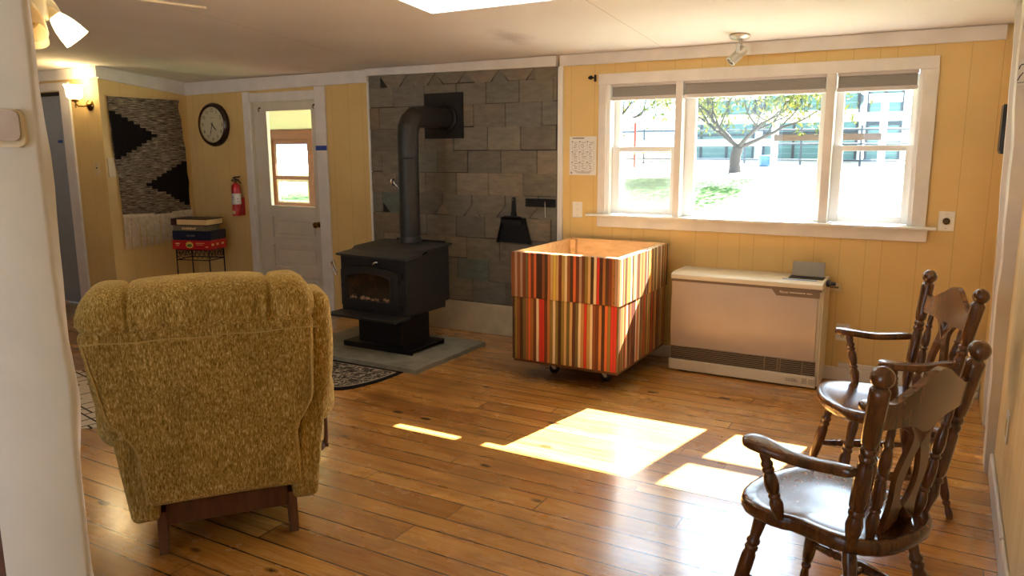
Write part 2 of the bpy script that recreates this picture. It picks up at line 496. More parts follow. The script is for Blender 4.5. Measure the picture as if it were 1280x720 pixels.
# ------------------------------------------------------------------ geometry
class MB:
    def __init__(self):
        self.bm = bmesh.new()

    def _place(self, verts, X):
        if X is not None:
            bmesh.ops.transform(self.bm, matrix=X, verts=verts)

    def box(self, x0, x1, y0, y1, z0, z1, bev=0.0, X=None, seg=1):
        r = bmesh.ops.create_cube(self.bm, size=1.0)
        vs = r['verts']
        for v in vs:
            v.co = Vector((x0 + (v.co.x + 0.5) * (x1 - x0), y0 + (v.co.y + 0.5) * (y1 - y0), z0 + (v.co.z + 0.5) * (z1 - z0)))
        if bev > 0:
            es = list({e for v in vs for e in v.link_edges})
            rr = bmesh.ops.bevel(self.bm, geom=es, offset=bev, segments=seg, affect='EDGES', profile=0.5)
            vs = list({v for f in rr['faces'] for v in f.verts} | {v for v in vs if v.is_valid})
        self._place(vs, X)
        return self

    def prism(self, poly, d0, d1, X=None, bev=0.0):
        """polygon in local xy, extruded along local z"""
        bm = self.bm
        a = [bm.verts.new((p[0], p[1], d0)) for p in poly]
        b = [bm.verts.new((p[0], p[1], d1)) for p in poly]
        n = len(poly)
        fs = [bm.faces.new(a[::-1]), bm.faces.new(b)]
        for i in range(n):
            fs.append(bm.faces.new((a[i], a[(i + 1) % n], b[(i + 1) % n], b[i])))
        vs = a + b
        if bev > 0:
            es = [e for e in set(fs[0].edges) | set(fs[1].edges)]
            rr = bmesh.ops.bevel(bm, geom=es, offset=bev, segments=2, affect='EDGES', profile=0.6)
            vs = list({v for f in rr['faces'] for v in f.verts} | {v for v in vs if v.is_valid})
        self._place(vs, X)
        return self

    def lathe(self, prof, X=None, seg=20, cap=True):
        """profile [(r, z)] revolved round local z"""
        bm = self.bm
        rings = []
        vs = []
        for r, z in prof:
            ring = [bm.verts.new((r * math.cos(2 * PI * i / seg), r * math.sin(2 * PI * i / seg), z)) for i in range(seg)]
            rings.append(ring)
            vs += ring
        for a, b in zip(rings, rings[1:]):
            for i in range(seg):
                bm.faces.new((a[i], a[(i + 1) % seg], b[(i + 1) % seg], b[i]))
        if cap:
            bm.faces.new(rings[0][::-1])
            bm.faces.new(rings[-1])
        self._place(vs, X)
        return self

    def turned(self, p0, p1, prof, seg=16, k=1.0):
        """turned spindle from p0 to p1; prof [(t, r)]"""
        p0, p1 = Vector(p0), Vector(p1)
        d = p1 - p0
        X = Matrix.Translation(p0) @ d.to_track_quat('Z', 'Y').to_matrix().to_4x4()
        return self.lathe([(r * k, t * d.length) for t, r in prof], X, seg)

    def tube(self, pts, r, seg=10, closed=False):
        bm = self.bm
        pts = [Vector(p) for p in pts]
        n = len(pts)
        rs = r if isinstance(r, (list, tuple)) else [r] * n
        rings = []
        prev = None
        for i in range(n):
            if closed:
                d = (pts[(i + 1) % n] - pts[i - 1]).normalized()
            else:
                d = (pts[min(i + 1, n - 1)] - pts[max(i - 1, 0)]).normalized()
            if prev is None:
                u = d.orthogonal().normalized()
            else:
                u = (prev - d * prev.dot(d)).normalized()
            prev = u
            w = d.cross(u)
            rings.append([bm.verts.new(pts[i] + (u * math.cos(2 * PI * j / seg) + w * math.sin(2 * PI * j / seg)) * rs[i]) for j in range(seg)])
        rng = range(n) if closed else range(n - 1)
        for i in rng:
            a, b = rings[i], rings[(i + 1) % n]
            for j in range(seg):
                bm.faces.new((a[j], a[(j + 1) % seg], b[(j + 1) % seg], b[j]))
        if not closed:
            bm.faces.new(rings[0][::-1])
            bm.faces.new(rings[-1])
        return self

    def grid(self, f, nu, nv):
        bm = self.bm
        g = [[bm.verts.new(f(i / nu, j / nv)) for j in range(nv + 1)] for i in range(nu + 1)]
        for i in range(nu):
            for j in range(nv):
                bm.faces.new((g[i][j], g[i + 1][j], g[i + 1][j + 1], g[i][j + 1]))
        return self

    def soft(self, h, r, n=10, warp=None):
        """rounded box with half sizes h and corner radius r; warp(p)->p"""
        bm = self.bm
        hx, hy, hz = h
        start = set(bm.verts)
        vmap = {}

        def vert(p):
            k = tuple(round(c, 5) for c in p)
            if k not in vmap:
                q = Vector((p[0] * hx, p[1] * hy, p[2] * hz))
                inn = Vector((max(-hx + r, min(hx - r, q.x)), max(-hy + r, min(hy - r, q.y)), max(-hz + r, min(hz - r, q.z))))
                d = q - inn
                if d.length > 1e-7:
                    q = inn + d.normalized() * r
                if warp:
                    q = Vector(warp(q))
                vmap[k] = bm.verts.new(q)
            return vmap[k]

        def cs(i, half):
            # denser samples near the rounded ends
            nn = n[i] if isinstance(n, tuple) else n
            m = max(4, min(8, nn // 3))
            core = half - r
            out = [-(half - r * (k / m)) / half for k in range(m)]
            mid = max(2, nn - m)
            out += [(-core + 2 * core * k / mid) / half for k in range(mid + 1)]
            out += [(half - r * (1 - (k + 1) / m)) / half for k in range(m)]
            return out
        ax = [cs(0, hx), cs(0, hy), cs(0, hz)]
        for a in range(3):
            b, c = (a + 1) % 3, (a + 2) % 3
            for s in (-1, 1):
                U, V = ax[b], ax[c]
                for i in range(len(U) - 1):
                    for j in range(len(V) - 1):
                        q = []
                        for (uu, vv) in ((U[i], V[j]), (U[i + 1], V[j]), (U[i + 1], V[j + 1]), (U[i], V[j + 1])):
                            p = [0, 0, 0]
                            p[a] = s
                            p[b] = uu
                            p[c] = vv
                            q.append(vert(p))
                        if len(set(q)) == 4:
                            try:
                                bm.faces.new(q if s > 0 else q[::-1])
                            except ValueError:
                                pass
        return self

    def build(self, name, mat, parent=None, smooth=None, loc=None, rot=None, mods=()):
        bm = self.bm
        bmesh.ops.remove_doubles(bm, verts=bm.verts, dist=1e-6)
        bmesh.ops.recalc_face_normals(bm, faces=bm.faces)
        if smooth:
            lim = smooth if isinstance(smooth, float) else 0.7
            for f in bm.faces:
                f.smooth = True
            for e in bm.edges:
                if len(e.link_faces) == 2 and e.calc_face_angle(0) > lim:
                    e.smooth = False
        me = bpy.data.meshes.new(name)
        bm.to_mesh(me)
        bm.free()
        mats = mat if isinstance(mat, (list, tuple)) else [mat]
        for mm in mats:
            me.materials.append(M[mm] if isinstance(mm, str) else mm)
        o = bpy.data.objects.new(name, me)
        COL.objects.link(o)
        if parent is not None:
            o.parent = parent
        if loc:
            o.location = loc
        if rot:
            o.rotation_euler = rot
        return o


def tag(o, label=None, cat=None, group=None, kind=None):
    if label:
        o['label'] = label
    if cat:
        o['category'] = cat
    if group:
        o['group'] = group
    if kind:
        o['kind'] = kind
    return o


def thing(name, label, cat, loc=(0, 0, 0), rz=0.0, group=None):
    o = bpy.data.objects.new(name, None)
    o.empty_display_size = 0.1
    COL.objects.link(o)
    o.location = loc
    o.rotation_euler = (0, 0, rz)
    return tag(o, label, cat, group)


def struct(o, label, cat):
    return tag(o, label, cat, None, 'structure')


def copy_tree(o, parent=None):
    c = o.copy()
    COL.objects.link(c)
    if parent is not None:
        c.parent = parent
        c.matrix_parent_inverse = o.matrix_parent_inverse.copy()
    for ch in list(o.children):
        copy_tree(ch, c)
    return c


def text_mesh(body, size, name, mat, parent, loc, rot, depth=0.0006):
    cu = bpy.data.curves.new(name + '_curve', 'FONT')
    cu.body = body
    cu.size = size
    cu.align_x = 'CENTER'
    cu.align_y = 'CENTER'
    cu.extrude = depth
    tmp = bpy.data.objects.new('tmp_text', cu)
    COL.objects.link(tmp)
    dg = bpy.context.evaluated_depsgraph_get()
    me = bpy.data.meshes.new_from_object(tmp.evaluated_get(dg))
    bpy.data.objects.remove(tmp)
    bpy.data.curves.remove(cu)
    me.materials.clear()
    me.materials.append(M[mat])
    o = bpy.data.objects.new(name, me)
    COL.objects.link(o)
    o.parent = parent
    o.location = loc
    o.rotation_euler = rot
    return o


def circle(r, n=24, cx=0, cy=0, a0=0.0):
    return [(cx + r * math.cos(a0 + 2 * PI * i / n), cy + r * math.sin(a0 + 2 * PI * i / n)) for i in range(n)]


def XZ(x, y, z):
    """local (a, b, d) -> world x=a, z=b, y=-d : a thing on the back wall, d stands out into the room"""
    return Matrix(((1, 0, 0, x), (0, 0, -1, y), (0, 1, 0, z), (0, 0, 0, 1)))


# ------------------------------------------------------------------ SETTING
def wobble(s, k):
    return 0.5 * math.sin(s * 5.1 + k) + 0.3 * math.sin(s * 11.7 + 2 * k) + 0.2 * math.sin(s * 23.0 + 3 * k)


def build_setting():
    # floor
    b = MB().box(-10.0, 2.6, -3.2, BY + 0.02, -0.12, 0.0)
    struct(b.build('floor', 'floor'), 'worn wide board pine floor of the whole room', 'floor')
    # ceiling slab (follows the roof slope and runs out to the eave)
    EV = 6.05
    b = MB()

    def slab(x0, x1, y0, y1, t0=0.0, t1=0.16):
        vs = []
        r = bmesh.ops.create_cube(b.bm, size=1.0)['verts']
        for v in r:
            x = x0 if v.co.x < 0 else x1
            y = y0 if v.co.y < 0 else y1
            v.co = Vector((x, y, ceil_z(y) + (t0 if v.co.z < 0 else t1)))
    slab(-10.0, 2.6, -3.2, BY + 0.15)
    struct(b.build('ceiling', 'ceiling'), 'low sloping stippled white ceiling', 'ceiling')
    b = MB()
    slab(-10.0, 2.6, BY + 0.15, EV, 0.045, 0.16)
    struct(b.build('trim_9', 'trim'), 'roof overhang outside above the window', 'eave')
    # back wall with door and window openings
    zt = ceil_z(BY) + 0.05
    b = MB()
    y0, y1 = BY, BY + 0.15
    b.box(LX - 0.1, -6.09, y0, y1, -0.1, zt)
    b.box(-6.09, -5.21, y0, y1, 2.03, zt)
    b.box(-5.21, -2.29, y0, y1, -0.1, zt)
    b.box(-2.29, -0.20, y0, y1, -0.1, 1.055)
    b.box(-2.29, -0.20, y0, y1, 2.052, zt)
    b.box(-0.20, RX + 0.15, y0, y1, -0.1, zt)
    struct(b.build('wall_back', 'yellow'), 'yellow panelled wall with the big window', 'wall')
    # left wall behind the tapestry and the wall with the sconce
    YS = 4.49
    b = MB().box(LX - 0.12, LX, YS + 0.1205, BY + 0.02, -0.1, 2.45)
    struct(b.build('wall_left', 'yellow_side'), 'yellow wall behind the woven hanging', 'wall')
    b = MB()
    b.box(-10.0, -8.10, YS, YS + 0.12, -0.1, 2.45)
    b.box(-8.10, -7.62, YS, YS + 0.12, 2.13, 2.45)
    b.box(-7.62, LX, YS, YS + 0.12, -0.1, 2.45)
    struct(b.build('wall_recess', 'yellow'), 'yellow wall with the lit sconce', 'wall')
    b = MB().box(-10.0, -9.9, -3.2, YS, -0.1, 3.1)
    struct(b.build('wall_far_left', 'yellow_side'), 'yellow wall far left, out of the frame', 'wall')
    b = MB()  # unseen wall; its wide opening is added as daylight fill for the room
    b.box(-10.0, -4.4, -3.3, -3.2, -0.1, 3.1)
    b.box(-0.6, 2.6, -3.3, -3.2, -0.1, 3.1)
    b.box(-4.4, -0.6, -3.3, -3.2, -0.1, 0.4)
    b.box(-4.4, -0.6, -3.3, -3.2, 2.5, 3.1)
    struct(b.build('wall_front', 'yellow'), 'unseen yellow wall behind the camera, wide opening added to let daylight in', 'wall')
    # right wall
    b = MB()
    b.box(RX, RX + 0.12, -3.2, 4.34, -0.1, 3.1)
    b.box(RX, RX + 0.12, 4.34, 4.95, 2.12, 2.45)
    struct(b.build('wall_right', 'cream_wall'), 'pale cream wall at the right edge', 'wall')
    b = MB().box(0.262, 0.262 + 0.12, 4.951, BY + 0.02, -0.1, 2.4)
    struct(b.build('wall_right_corner', 'yellow_side'), 'yellow strip of wall in the far right corner', 'wall')
    b = MB().box(RX - 0.018, RX - 0.0005, 3.2, 4.13, 0.0, 0.115, 0.006).box(RX - 0.018, RX - 0.0005, -2.0, 3.19, 0.0, 0.115, 0.006)
    struct(b.build('baseboard_right', 'trim_cool'), 'white baseboard at foot of the right wall', 'baseboard')

    # wavy-edged painted casings on the right wall door
    def live_edge(x0, x1, y0, y1, z0, z1, ampy, k, ampx=0.006, lean=0.0):
        """a casing board with an uneven far/near edge"""
        mb = MB()
        n = 46
        rows = []
        for i in range(n + 1):
            z = z0 + (z1 - z0) * i / n
            w = wobble(z, k) - lean * z / ampx
            w2 = wobble(z, k + 2)
            wy = wobble(z, k)
            rows.append([mb.bm.verts.new(p) for p in ((x0 + ampx * w, y0 + ampy * w2, z), (x1, y0 + ampy * w2, z), (x1, y1 + ampy * wy, z), (x0 + ampx * w, y1 + ampy * wy, z))])
        for a, c in zip(rows, rows[1:]):
            for j in range(4):
                mb.bm.faces.new((a[j], a[(j + 1) % 4], c[(j + 1) % 4], c[j]))
        mb.bm.faces.new(rows[0][::-1])
        mb.bm.faces.new(rows[-1])
        return mb
    d3 = struct(MB().box(RX - 0.008, RX + 0.03, 4.36, 4.93, 0.005, 2.11, 0.003).build('door_3', 'trim_cool'),
                'pale grey painted door in the right wall', 'door')
    live_edge(0.250, RX, 4.14, 4.33, 0.0, 2.4, 0.018, 1.0, 0.008, 0.018).build('door_casing', 'trim', d3, smooth=0.6)
    live_edge(0.268, RX, 4.90, 4.985, 0.0, 2.28, 0.006, 4.0, 0.004, 0.024).build('door_casing', 'trim_cool', d3, smooth=0.6)
    # crown boards
    def crown(name, x0, x1, zb0, zb1, h0, h1, y0=BY - 0.025, y1=BY - 0.0005, lab=''):
        mb = MB()
        mb.prism([(x0, zb0), (x1, zb1), (x1, zb1 + h1), (x0, zb0 + h0)], -y1, -y0,
                 Matrix(((1, 0, 0, 0), (0, 0, -1, 0), (0, 1, 0, 0), (0, 0, 0, 1))))
        return struct(mb.build(name, 'trim'), lab, 'trim')
    crown('trim_1', LX + 0.001, -4.572, 2.123, 2.145, 0.125, 0.106, lab='white crown board over the panelled door')
    crown('trim_2', -4.568, -2.688, 2.195, 2.175, 0.058, 0.078, y0=BY - 0.06, lab='white crown board over the slate')
    crown('trim_3', -2.672, 0.205, 2.176, 2.168, 0.078, 0.085, lab='white crown board above the window')
    b = MB()
    r = bmesh.ops.create_cube(b.bm, size=1.0)['verts']
    for v in r:
        y = YS if v.co.y < 0 else BY - 0.026
        zb = 2.226 if v.co.y < 0 else 2.126
        v.co = Vector((LX + 0.0005 if v.co.x < 0 else LX + 0.022, y, zb + (0 if v.co.z < 0 else (ceil_z(y) - zb - 0.002))))
    struct(b.build('trim_4', 'trim'), 'white crown board over the woven hanging', 'trim')
    b = MB().box(-9.8, LX + 0.022, YS - 0.022, YS - 0.0005, 2.236, 2.334)
    struct(b.build('trim_5', 'trim'), 'white crown board above the sconce', 'trim')
    # corner white strip of right wall
    b = MB().prism([(5.44, 2.245), (5.44, 2.11), (4.99, 2.29)], 0.243, 0.2618, Matrix(((0, 0, 1, 0), (1, 0, 0, 0), (0, 1, 0, 0), (0, 0, 0, 1))))
    struct(b.build('trim_6', 'trim'), 'white wedge where right wall meets the ceiling', 'trim')
    # base board of window wall and white corner strip beside the slate
    b = MB().box(-2.655, 0.26, BY - 0.018, BY - 0.0005, 0.0, 0.09, 0.004)
    struct(b.build('baseboard_back', 'trim'), 'white baseboard under the window', 'baseboard')
    b = MB().box(-2.686, -2.645, BY - 0.03, BY - 0.0005, 0.0, 2.176, 0.003)
    struct(b.build('trim_7', 'window_white'), 'narrow white strip at right edge of the slate', 'trim')
    b = MB().box(-4.575, -4.556, BY - 0.03, BY - 0.0005, 0.0, 2.15, 0.003)
    struct(b.build('trim_8', 'window_white'), 'narrow white strip at left edge of the slate', 'trim')
    # plaster base below the slate
    b = MB().box(-4.555, -2.688, BY - 0.024, BY - 0.0005, 0.0, 0.262, 0.004)
    struct(b.build('baseboard_hearth', 'plaster'), 'bare plaster strip below the slate', 'baseboard')

    # slate shingles
    b = MB()
    y = BY - 0.012
    rows = [2.196, 2.091, 1.92, 1.737, 1.546, 1.363, 1.184, 1.003, 0.821, 0.64, 0.457, 0.268]
    rnd = random.Random(3)
    x0, x1 = -4.553, -2.690
    for i in range(len(rows) - 1):
        zt, zb = rows[i], rows[i + 1]
        x = x0 - (0.0 if i % 2 else 0.17) - rnd.uniform(0, .04)
        diamond = i in (0, 6)
        while x < x1:
            w = rnd.uniform(0.285, 0.335)
            a, c = max(x, x0), min(x + w, x1)
            if c - a > 0.03:
                g = 0.0025
                dz = rnd.uniform(-0.006, 0.006) if i < len(rows) - 2 else 0.0
                th = rnd.uniform(0.008, 0.016)
                aa, cc = a + g, c - g
                if diamond and c - a > 0.2:
                    k = 0.085
                    h = 0.09
                    poly = [(aa + k, zb + dz), (cc - k, zb + dz), (cc, zb + h), (cc, zt - g), (aa, zt - g), (aa, zb + h)]
                    # the darker slates that show between clipped corners
                    b.prism([(cc - 0.075, zb + dz + .002), (cc + 0.075, zb + dz + .002), (cc + 0.0, zb + h + .01)] if cc + 0.075 < x1 else
                            [(cc - 0.075, zb + dz + .002), (cc, zb + dz + .002), (cc, zb + h)], -y - 0.004, -y + 0.003,
                            Matrix(((1, 0, 0, 0), (0, 0, -1, 0), (0, 1, 0, 0), (0, 0, 0, 1))))
                else:
                    poly = [(aa, zb + dz), (cc, zb + dz + rnd.uniform(-.004, .004)), (cc, zt - g), (aa, zt - g)]
                b.prism(poly, -y - 0.002, -y + th, Matrix(((1, 0, 0, 0), (0, 0, -1, 0), (0, 1, 0, 0), (0, 0, 0, 1))), bev=0.002)
            x += w
    sl = b.build('wall_hearth', 'slate')
    struct(sl, 'hearth wall clad in grey roofing slates', 'slate wall')
    MB().box(x0, x1, BY - 0.010, BY - 0.0005, 0.263, 2.195).build('backing', 'slate_gap', sl)


def build_door():
    y = BY
    d = struct(thing('door_1', 'white panelled half glazed door to the porch', 'door', (-5.65, y, 0)), 'white panelled half glazed door to the porch', 'door')
    X = Matrix.Translation((5.65, -y, 0))
    fy0, fy1 = y + 0.030, y + 0.070
    L, R, B, T = -6.075, -5.225, 0.012, 2.012
    b = MB()
    # stiles and rails
    b.box(L, -5.905, fy0, fy1, B, T, 0.002, X)
    b.box(-5.312, R, fy0, fy1, B, T, 0.002, X)
    for z0, z1 in ((1.932, T), (0.90, 1.012), (0.62, 0.695), (0.32, 0.406), (B, 0.12)):
        b.box(-5.905, -5.312, fy0, fy1, z0, z1, 0.002, X)
    b.build('door_frame', 'door_white', d)
    for z0, z1 in ((0.695, 0.90), (0.406, 0.62), (0.12, 0.32)):
        p = MB()
        p.box(-5.91, -5.307, fy0 + 0.020, fy1 - 0.008, z0 - 0.004, z1 + 0.004, 0, X)
        p.box(-5.872, -5.345, fy0 + 0.009, fy0 + 0.0205, z0 + 0.034, z1 - 0.034, 0.009, X)
        p.build('panel', 'door_white', d)
    MB().box(-5.91, -5.307, fy0 + 0.018, fy0 + 0.022, 1.008, 1.936, 0, X).build('pane', 'glass', d)
    # knob with rose
    kx = Matrix.Translation((5.65 - 5.272, -y, 0))
    k = MB()
    K = Matrix.Translation((-5.272 + 5.65, fy0 - y, 0.845)) @ Matrix.Rotation(PI / 2, 4, 'X')
    k.lathe([(0.028, 0.0), (0.028, 0.006), (0.011, 0.012), (0.011, 0.03), (0.024, 0.038), (0.030, 0.05), (0.026, 0.062), (0.012, 0.068)], K, 20)
    k.build('knob', 'brass', d, smooth=True)
    # casing
    c = MB()
    c.box(-6.172, -6.082, y - 0.022, y - 0.0005, 0.0, 2.122, 0.004, X)
    c.box(-5.212, -5.083, y - 0.024, y - 0.0005, 0.0, 2.136, 0.004, X)
    c.box(-6.082, -5.212, y - 0.018, y - 0.0005, 2.022, 2.108, 0.005, X)
    c.build('door_casing', 'trim', d)
    j = MB()
    j.box(-6.088, -6.077, y + 0.0005, y + 0.13, 0.0, 2.028, 0, X)
    j.box(-5.223, -5.212, y + 0.0005, y + 0.13, 0.0, 2.028, 0, X)
    j.box(-6.077, -5.223, y + 0.0005, y + 0.13, 2.016, 2.028, 0, X)
    j.build('door_jamb', 'door_white', d)
    # hinge-side latch bits on the casing and two dark hooks above the pane
    hgs = MB()
    for z in (1.80, 0.97):
        hgs.box(-6.094, -6.078, y - 0.03, y - 0.021, z - 0.05, z + 0.05, 0.002, X)
    hgs.build('hinge', 'door_white', d)
    for x in (-5.985, -5.262):
        h = MB()
        hz = 1.985 if x < -5.5 else 1.995
        h.lathe([(0.010, 0), (0.010, 0.006), (0.004, 0.010), (0.004, 0.02)], Matrix.Translation((x + 5.65, fy0 - y, hz - 0.02)) @ Matrix.Rotation(PI / 2, 4, 'X'), 10)
        h.tube([(x + 5.65, fy0 - y - 0.018, hz - 0.02), (x + 5.65, fy0 - y - 0.024, hz - 0.04), (x + 5.65, fy0 - y - 0.014, hz - 0.055)], 0.005, 8)
        h.build('hook', 'bronze', d, smooth=True)
    # door in the recess on the left
    YS = 4.49
    d2 = struct(thing('door_2', 'dull blue grey door left of the sconce', 'door', (-7.86, YS, 0)), 'dull blue grey door left of the sconce', 'door')
    X = Matrix.Translation((7.86, -YS, 0))
    MB().box(-8.0995, -7.6205, YS + 0.04, YS + 0.075, 0.005, 2.1285, 0.002, X).build('door_leaf', 'door_grey', d2)
    MB().box(-8.0995, -7.6205, YS + 0.02, YS + 0.0395, 2.095, 2.129, 0, X).build('head_gap', 'black_plastic', d2)
    c = MB()
    c.box(-7.63, -7.475, YS - 0.022, YS - 0.0005, 0.0, 2.135, 0.004, X)
    c.box(-8.25, -8.095, YS - 0.022, YS - 0.0005, 0.0, 2.135, 0.004, X)
    c.box(-8.25, -7.475, YS - 0.02, YS - 0.0005, 2.136, 2.215, 0.004, X)
    c.prism([(-7.505, 2.136), (-7.475, 2.136), (-7.475, 2.185), (-7.485, 2.197), (-7.498, 2.185)], 0, 0.03, X @ XZ(0, YS - 0.0005, 0))
    c.build('door_casing', 'trim', d2)


def build_window():
    y = BY
    w = struct(thing('window_1', 'wide three part window in the yellow wall', 'window', (-1.245, y, 1.05)), 'wide three part window in the yellow wall', 'window')
    X = Matrix.Translation((1.245, -y, -1.05))
    # casing boards
    c = MB()
    c.prism([(-2.352, 2.024), (-0.122, 2.024), (-0.124, 2.099), (-2.350, 2.101)], 0.0005, 0.024, X @ XZ(0, y, 0), bev=0.002)
    c.box(-2.348, -2.288, y - 0.02, y - 0.0005, 1.06, 2.024, 0.002, X)
    c.box(-0.203, -0.120, y - 0.02, y - 0.0005, 1.06, 2.024, 0.002, X)
    c.build('head_casing', 'trim', w)
    c = MB()
    c.box(-2.349, -0.106, y - 0.022, y - 0.0005, 0.966, 1.045, 0.003, X)
    c.build('apron', 'trim', w)
    s = MB()
    s.box(-2.432, -0.057, y - 0.062, y - 0.0005, 1.045, 1.063, 0.006, X, 2)
    s.box(-2.286, -0.204, y + 0.0005, y + 0.15, 1.045, 1.063, 0, X)
    s.build('window_sill', 'window_white', w)
    # liner and mullions
    f = MB()
    f.box(-2.2895, -2.262, y + 0.0005, y + 0.15, 1.063, 2.050, 0, X)
    f.box(-0.225, -0.2005, y + 0.0005, y + 0.15, 1.063, 2.050, 0, X)
    f.box(-2.262, -0.225, y + 0.0005, y + 0.15, 2.034, 2.050, 0, X)
    f.build('window_frame', 'window_white', w)
    for a, b_ in ((-1.757, -1.708), (-0.755, -0.700)):
        MB().box(a, b_, y - 0.018, y + 0.15, 1.063, 2.0235, 0.002, X).build('mullion', 'trim', w)
    # double-hung side sashes
    for (a, b_, side) in ((-2.262, -1.757, 0), (-0.700, -0.225, 1)):
        up = MB()
        yo0, yo1 = y + 0.095, y + 0.13
        up.box(a, a + 0.045, yo0, yo1, 1.53, 2.008, 0.002, X)
        up.box(b_ - 0.035, b_, yo0, yo1, 1.53, 2.008, 0.002, X)
        up.box(a + 0.045, b_ - 0.035, yo0, yo1, 1.535, 1.565, 0.002, X)
        up.box(a + 0.045, b_ - 0.035, yo0, yo1, 1.965, 2.008, 0.002, X)
        o = up.build('upper_sash', 'window_white', w)
        MB().box(a + 0.043, b_ - 0.033, yo0 + 0.012, yo0 + 0.016, 1.563, 1.967, 0, X).build('pane', 'glass', o)
        lo = MB()
        yi0, yi1 = y + 0.055, y + 0.09
        lo.box(a, a + 0.06, yi0, yi1, 1.066, 1.568, 0.002, X)
        lo.box(b_ - 0.045, b_, yi0, yi1, 1.066, 1.568, 0.002, X)
        lo.box(a + 0.06, b_ - 0.045, yi0, yi1, 1.532, 1.568, 0.002, X)
        lo.box(a + 0.06, b_ - 0.045, yi0, yi1, 1.066, 1.115, 0.002, X)
        o = lo.build('lower_sash', 'window_white', w)
        MB().box(a + 0.058, b_ - 0.043, yi0 + 0.012, yi0 + 0.016, 1.113, 1.534, 0, X).build('pane', 'glass', o)
        if side == 0:
            sc = MB()
            sc.box(a + 0.03, b_ - 0.02, y + 0.136, y + 0.1375, 1.075, 1.545, 0, X)
            so = sc.build('fly_screen', 'screen', w)
            e = MB()
            e.box(a + 0.03, b_ - 0.02, y + 0.134, y + 0.142, 1.518, 1.53, 0, X)
            e.box(a + 0.062, a + 0.07, y + 0.134, y + 0.142, 1.075, 1.518, 0, X)
            e.build('screen_frame', 'plate_almond', so)
    # fixed middle light
    fm = MB()
    a, b_ = -1.708, -0.755
    fm.box(a, a + 0.075, y + 0.075, y + 0.12, 1.063, 2.008, 0.002, X)
    fm.box(b_ - 0.04, b_, y + 0.075, y + 0.12, 1.063, 2.008, 0.002, X)
    fm.box(a + 0.075, b_ - 0.04, y + 0.075, y + 0.12, 1.063, 1.078, 0.002, X)
    fm.box(a + 0.075, b_ - 0.04, y + 0.075, y + 0.12, 1.965, 2.008, 0.002, X)
    o = fm.build('fixed_sash', 'window_white', w)
    MB().box(a + 0.073, b_ - 0.038, y + 0.095, y + 0.099, 1.076, 1.967, 0, X).build('pane', 'glass', o)
    # three pulled-up shades
    for a, b_, lab in ((-2.258, -1.762, 'raised grey shade in the left bay of the window'),
                       (-1.704, -0.760, 'raised grey shade in the wide middle bay of the window'),
                       (-0.694, -0.230, 'raised grey shade in the right bay of the window')):
        t = thing('window_shade', lab, 'window shade', ((a + b_) / 2, y + 0.022, 1.90), 0, 'raised shades in the window')
        hw = (b_ - a) / 2
        MB().box(-hw, hw, -0.02, 0.022, 0.105, 0.132, 0.002).build('head_rail', 'shade_rail', t)
        fb = MB()
        n = 10
        for i in range(n):
            z = 0.0332 + i * 0.007
            fb.box(-hw + 0.006, hw - 0.006, -0.016, 0.018, z, z + 0.0068, 0.0015)
        fb.build('pleats', 'shade_fabric', t)
        MB().box(-hw, hw, -0.02, 0.022, 0.006, 0.033, 0.003).build('bottom_rail', 'shade_rail', t)


build_setting()
build_door()
build_window()


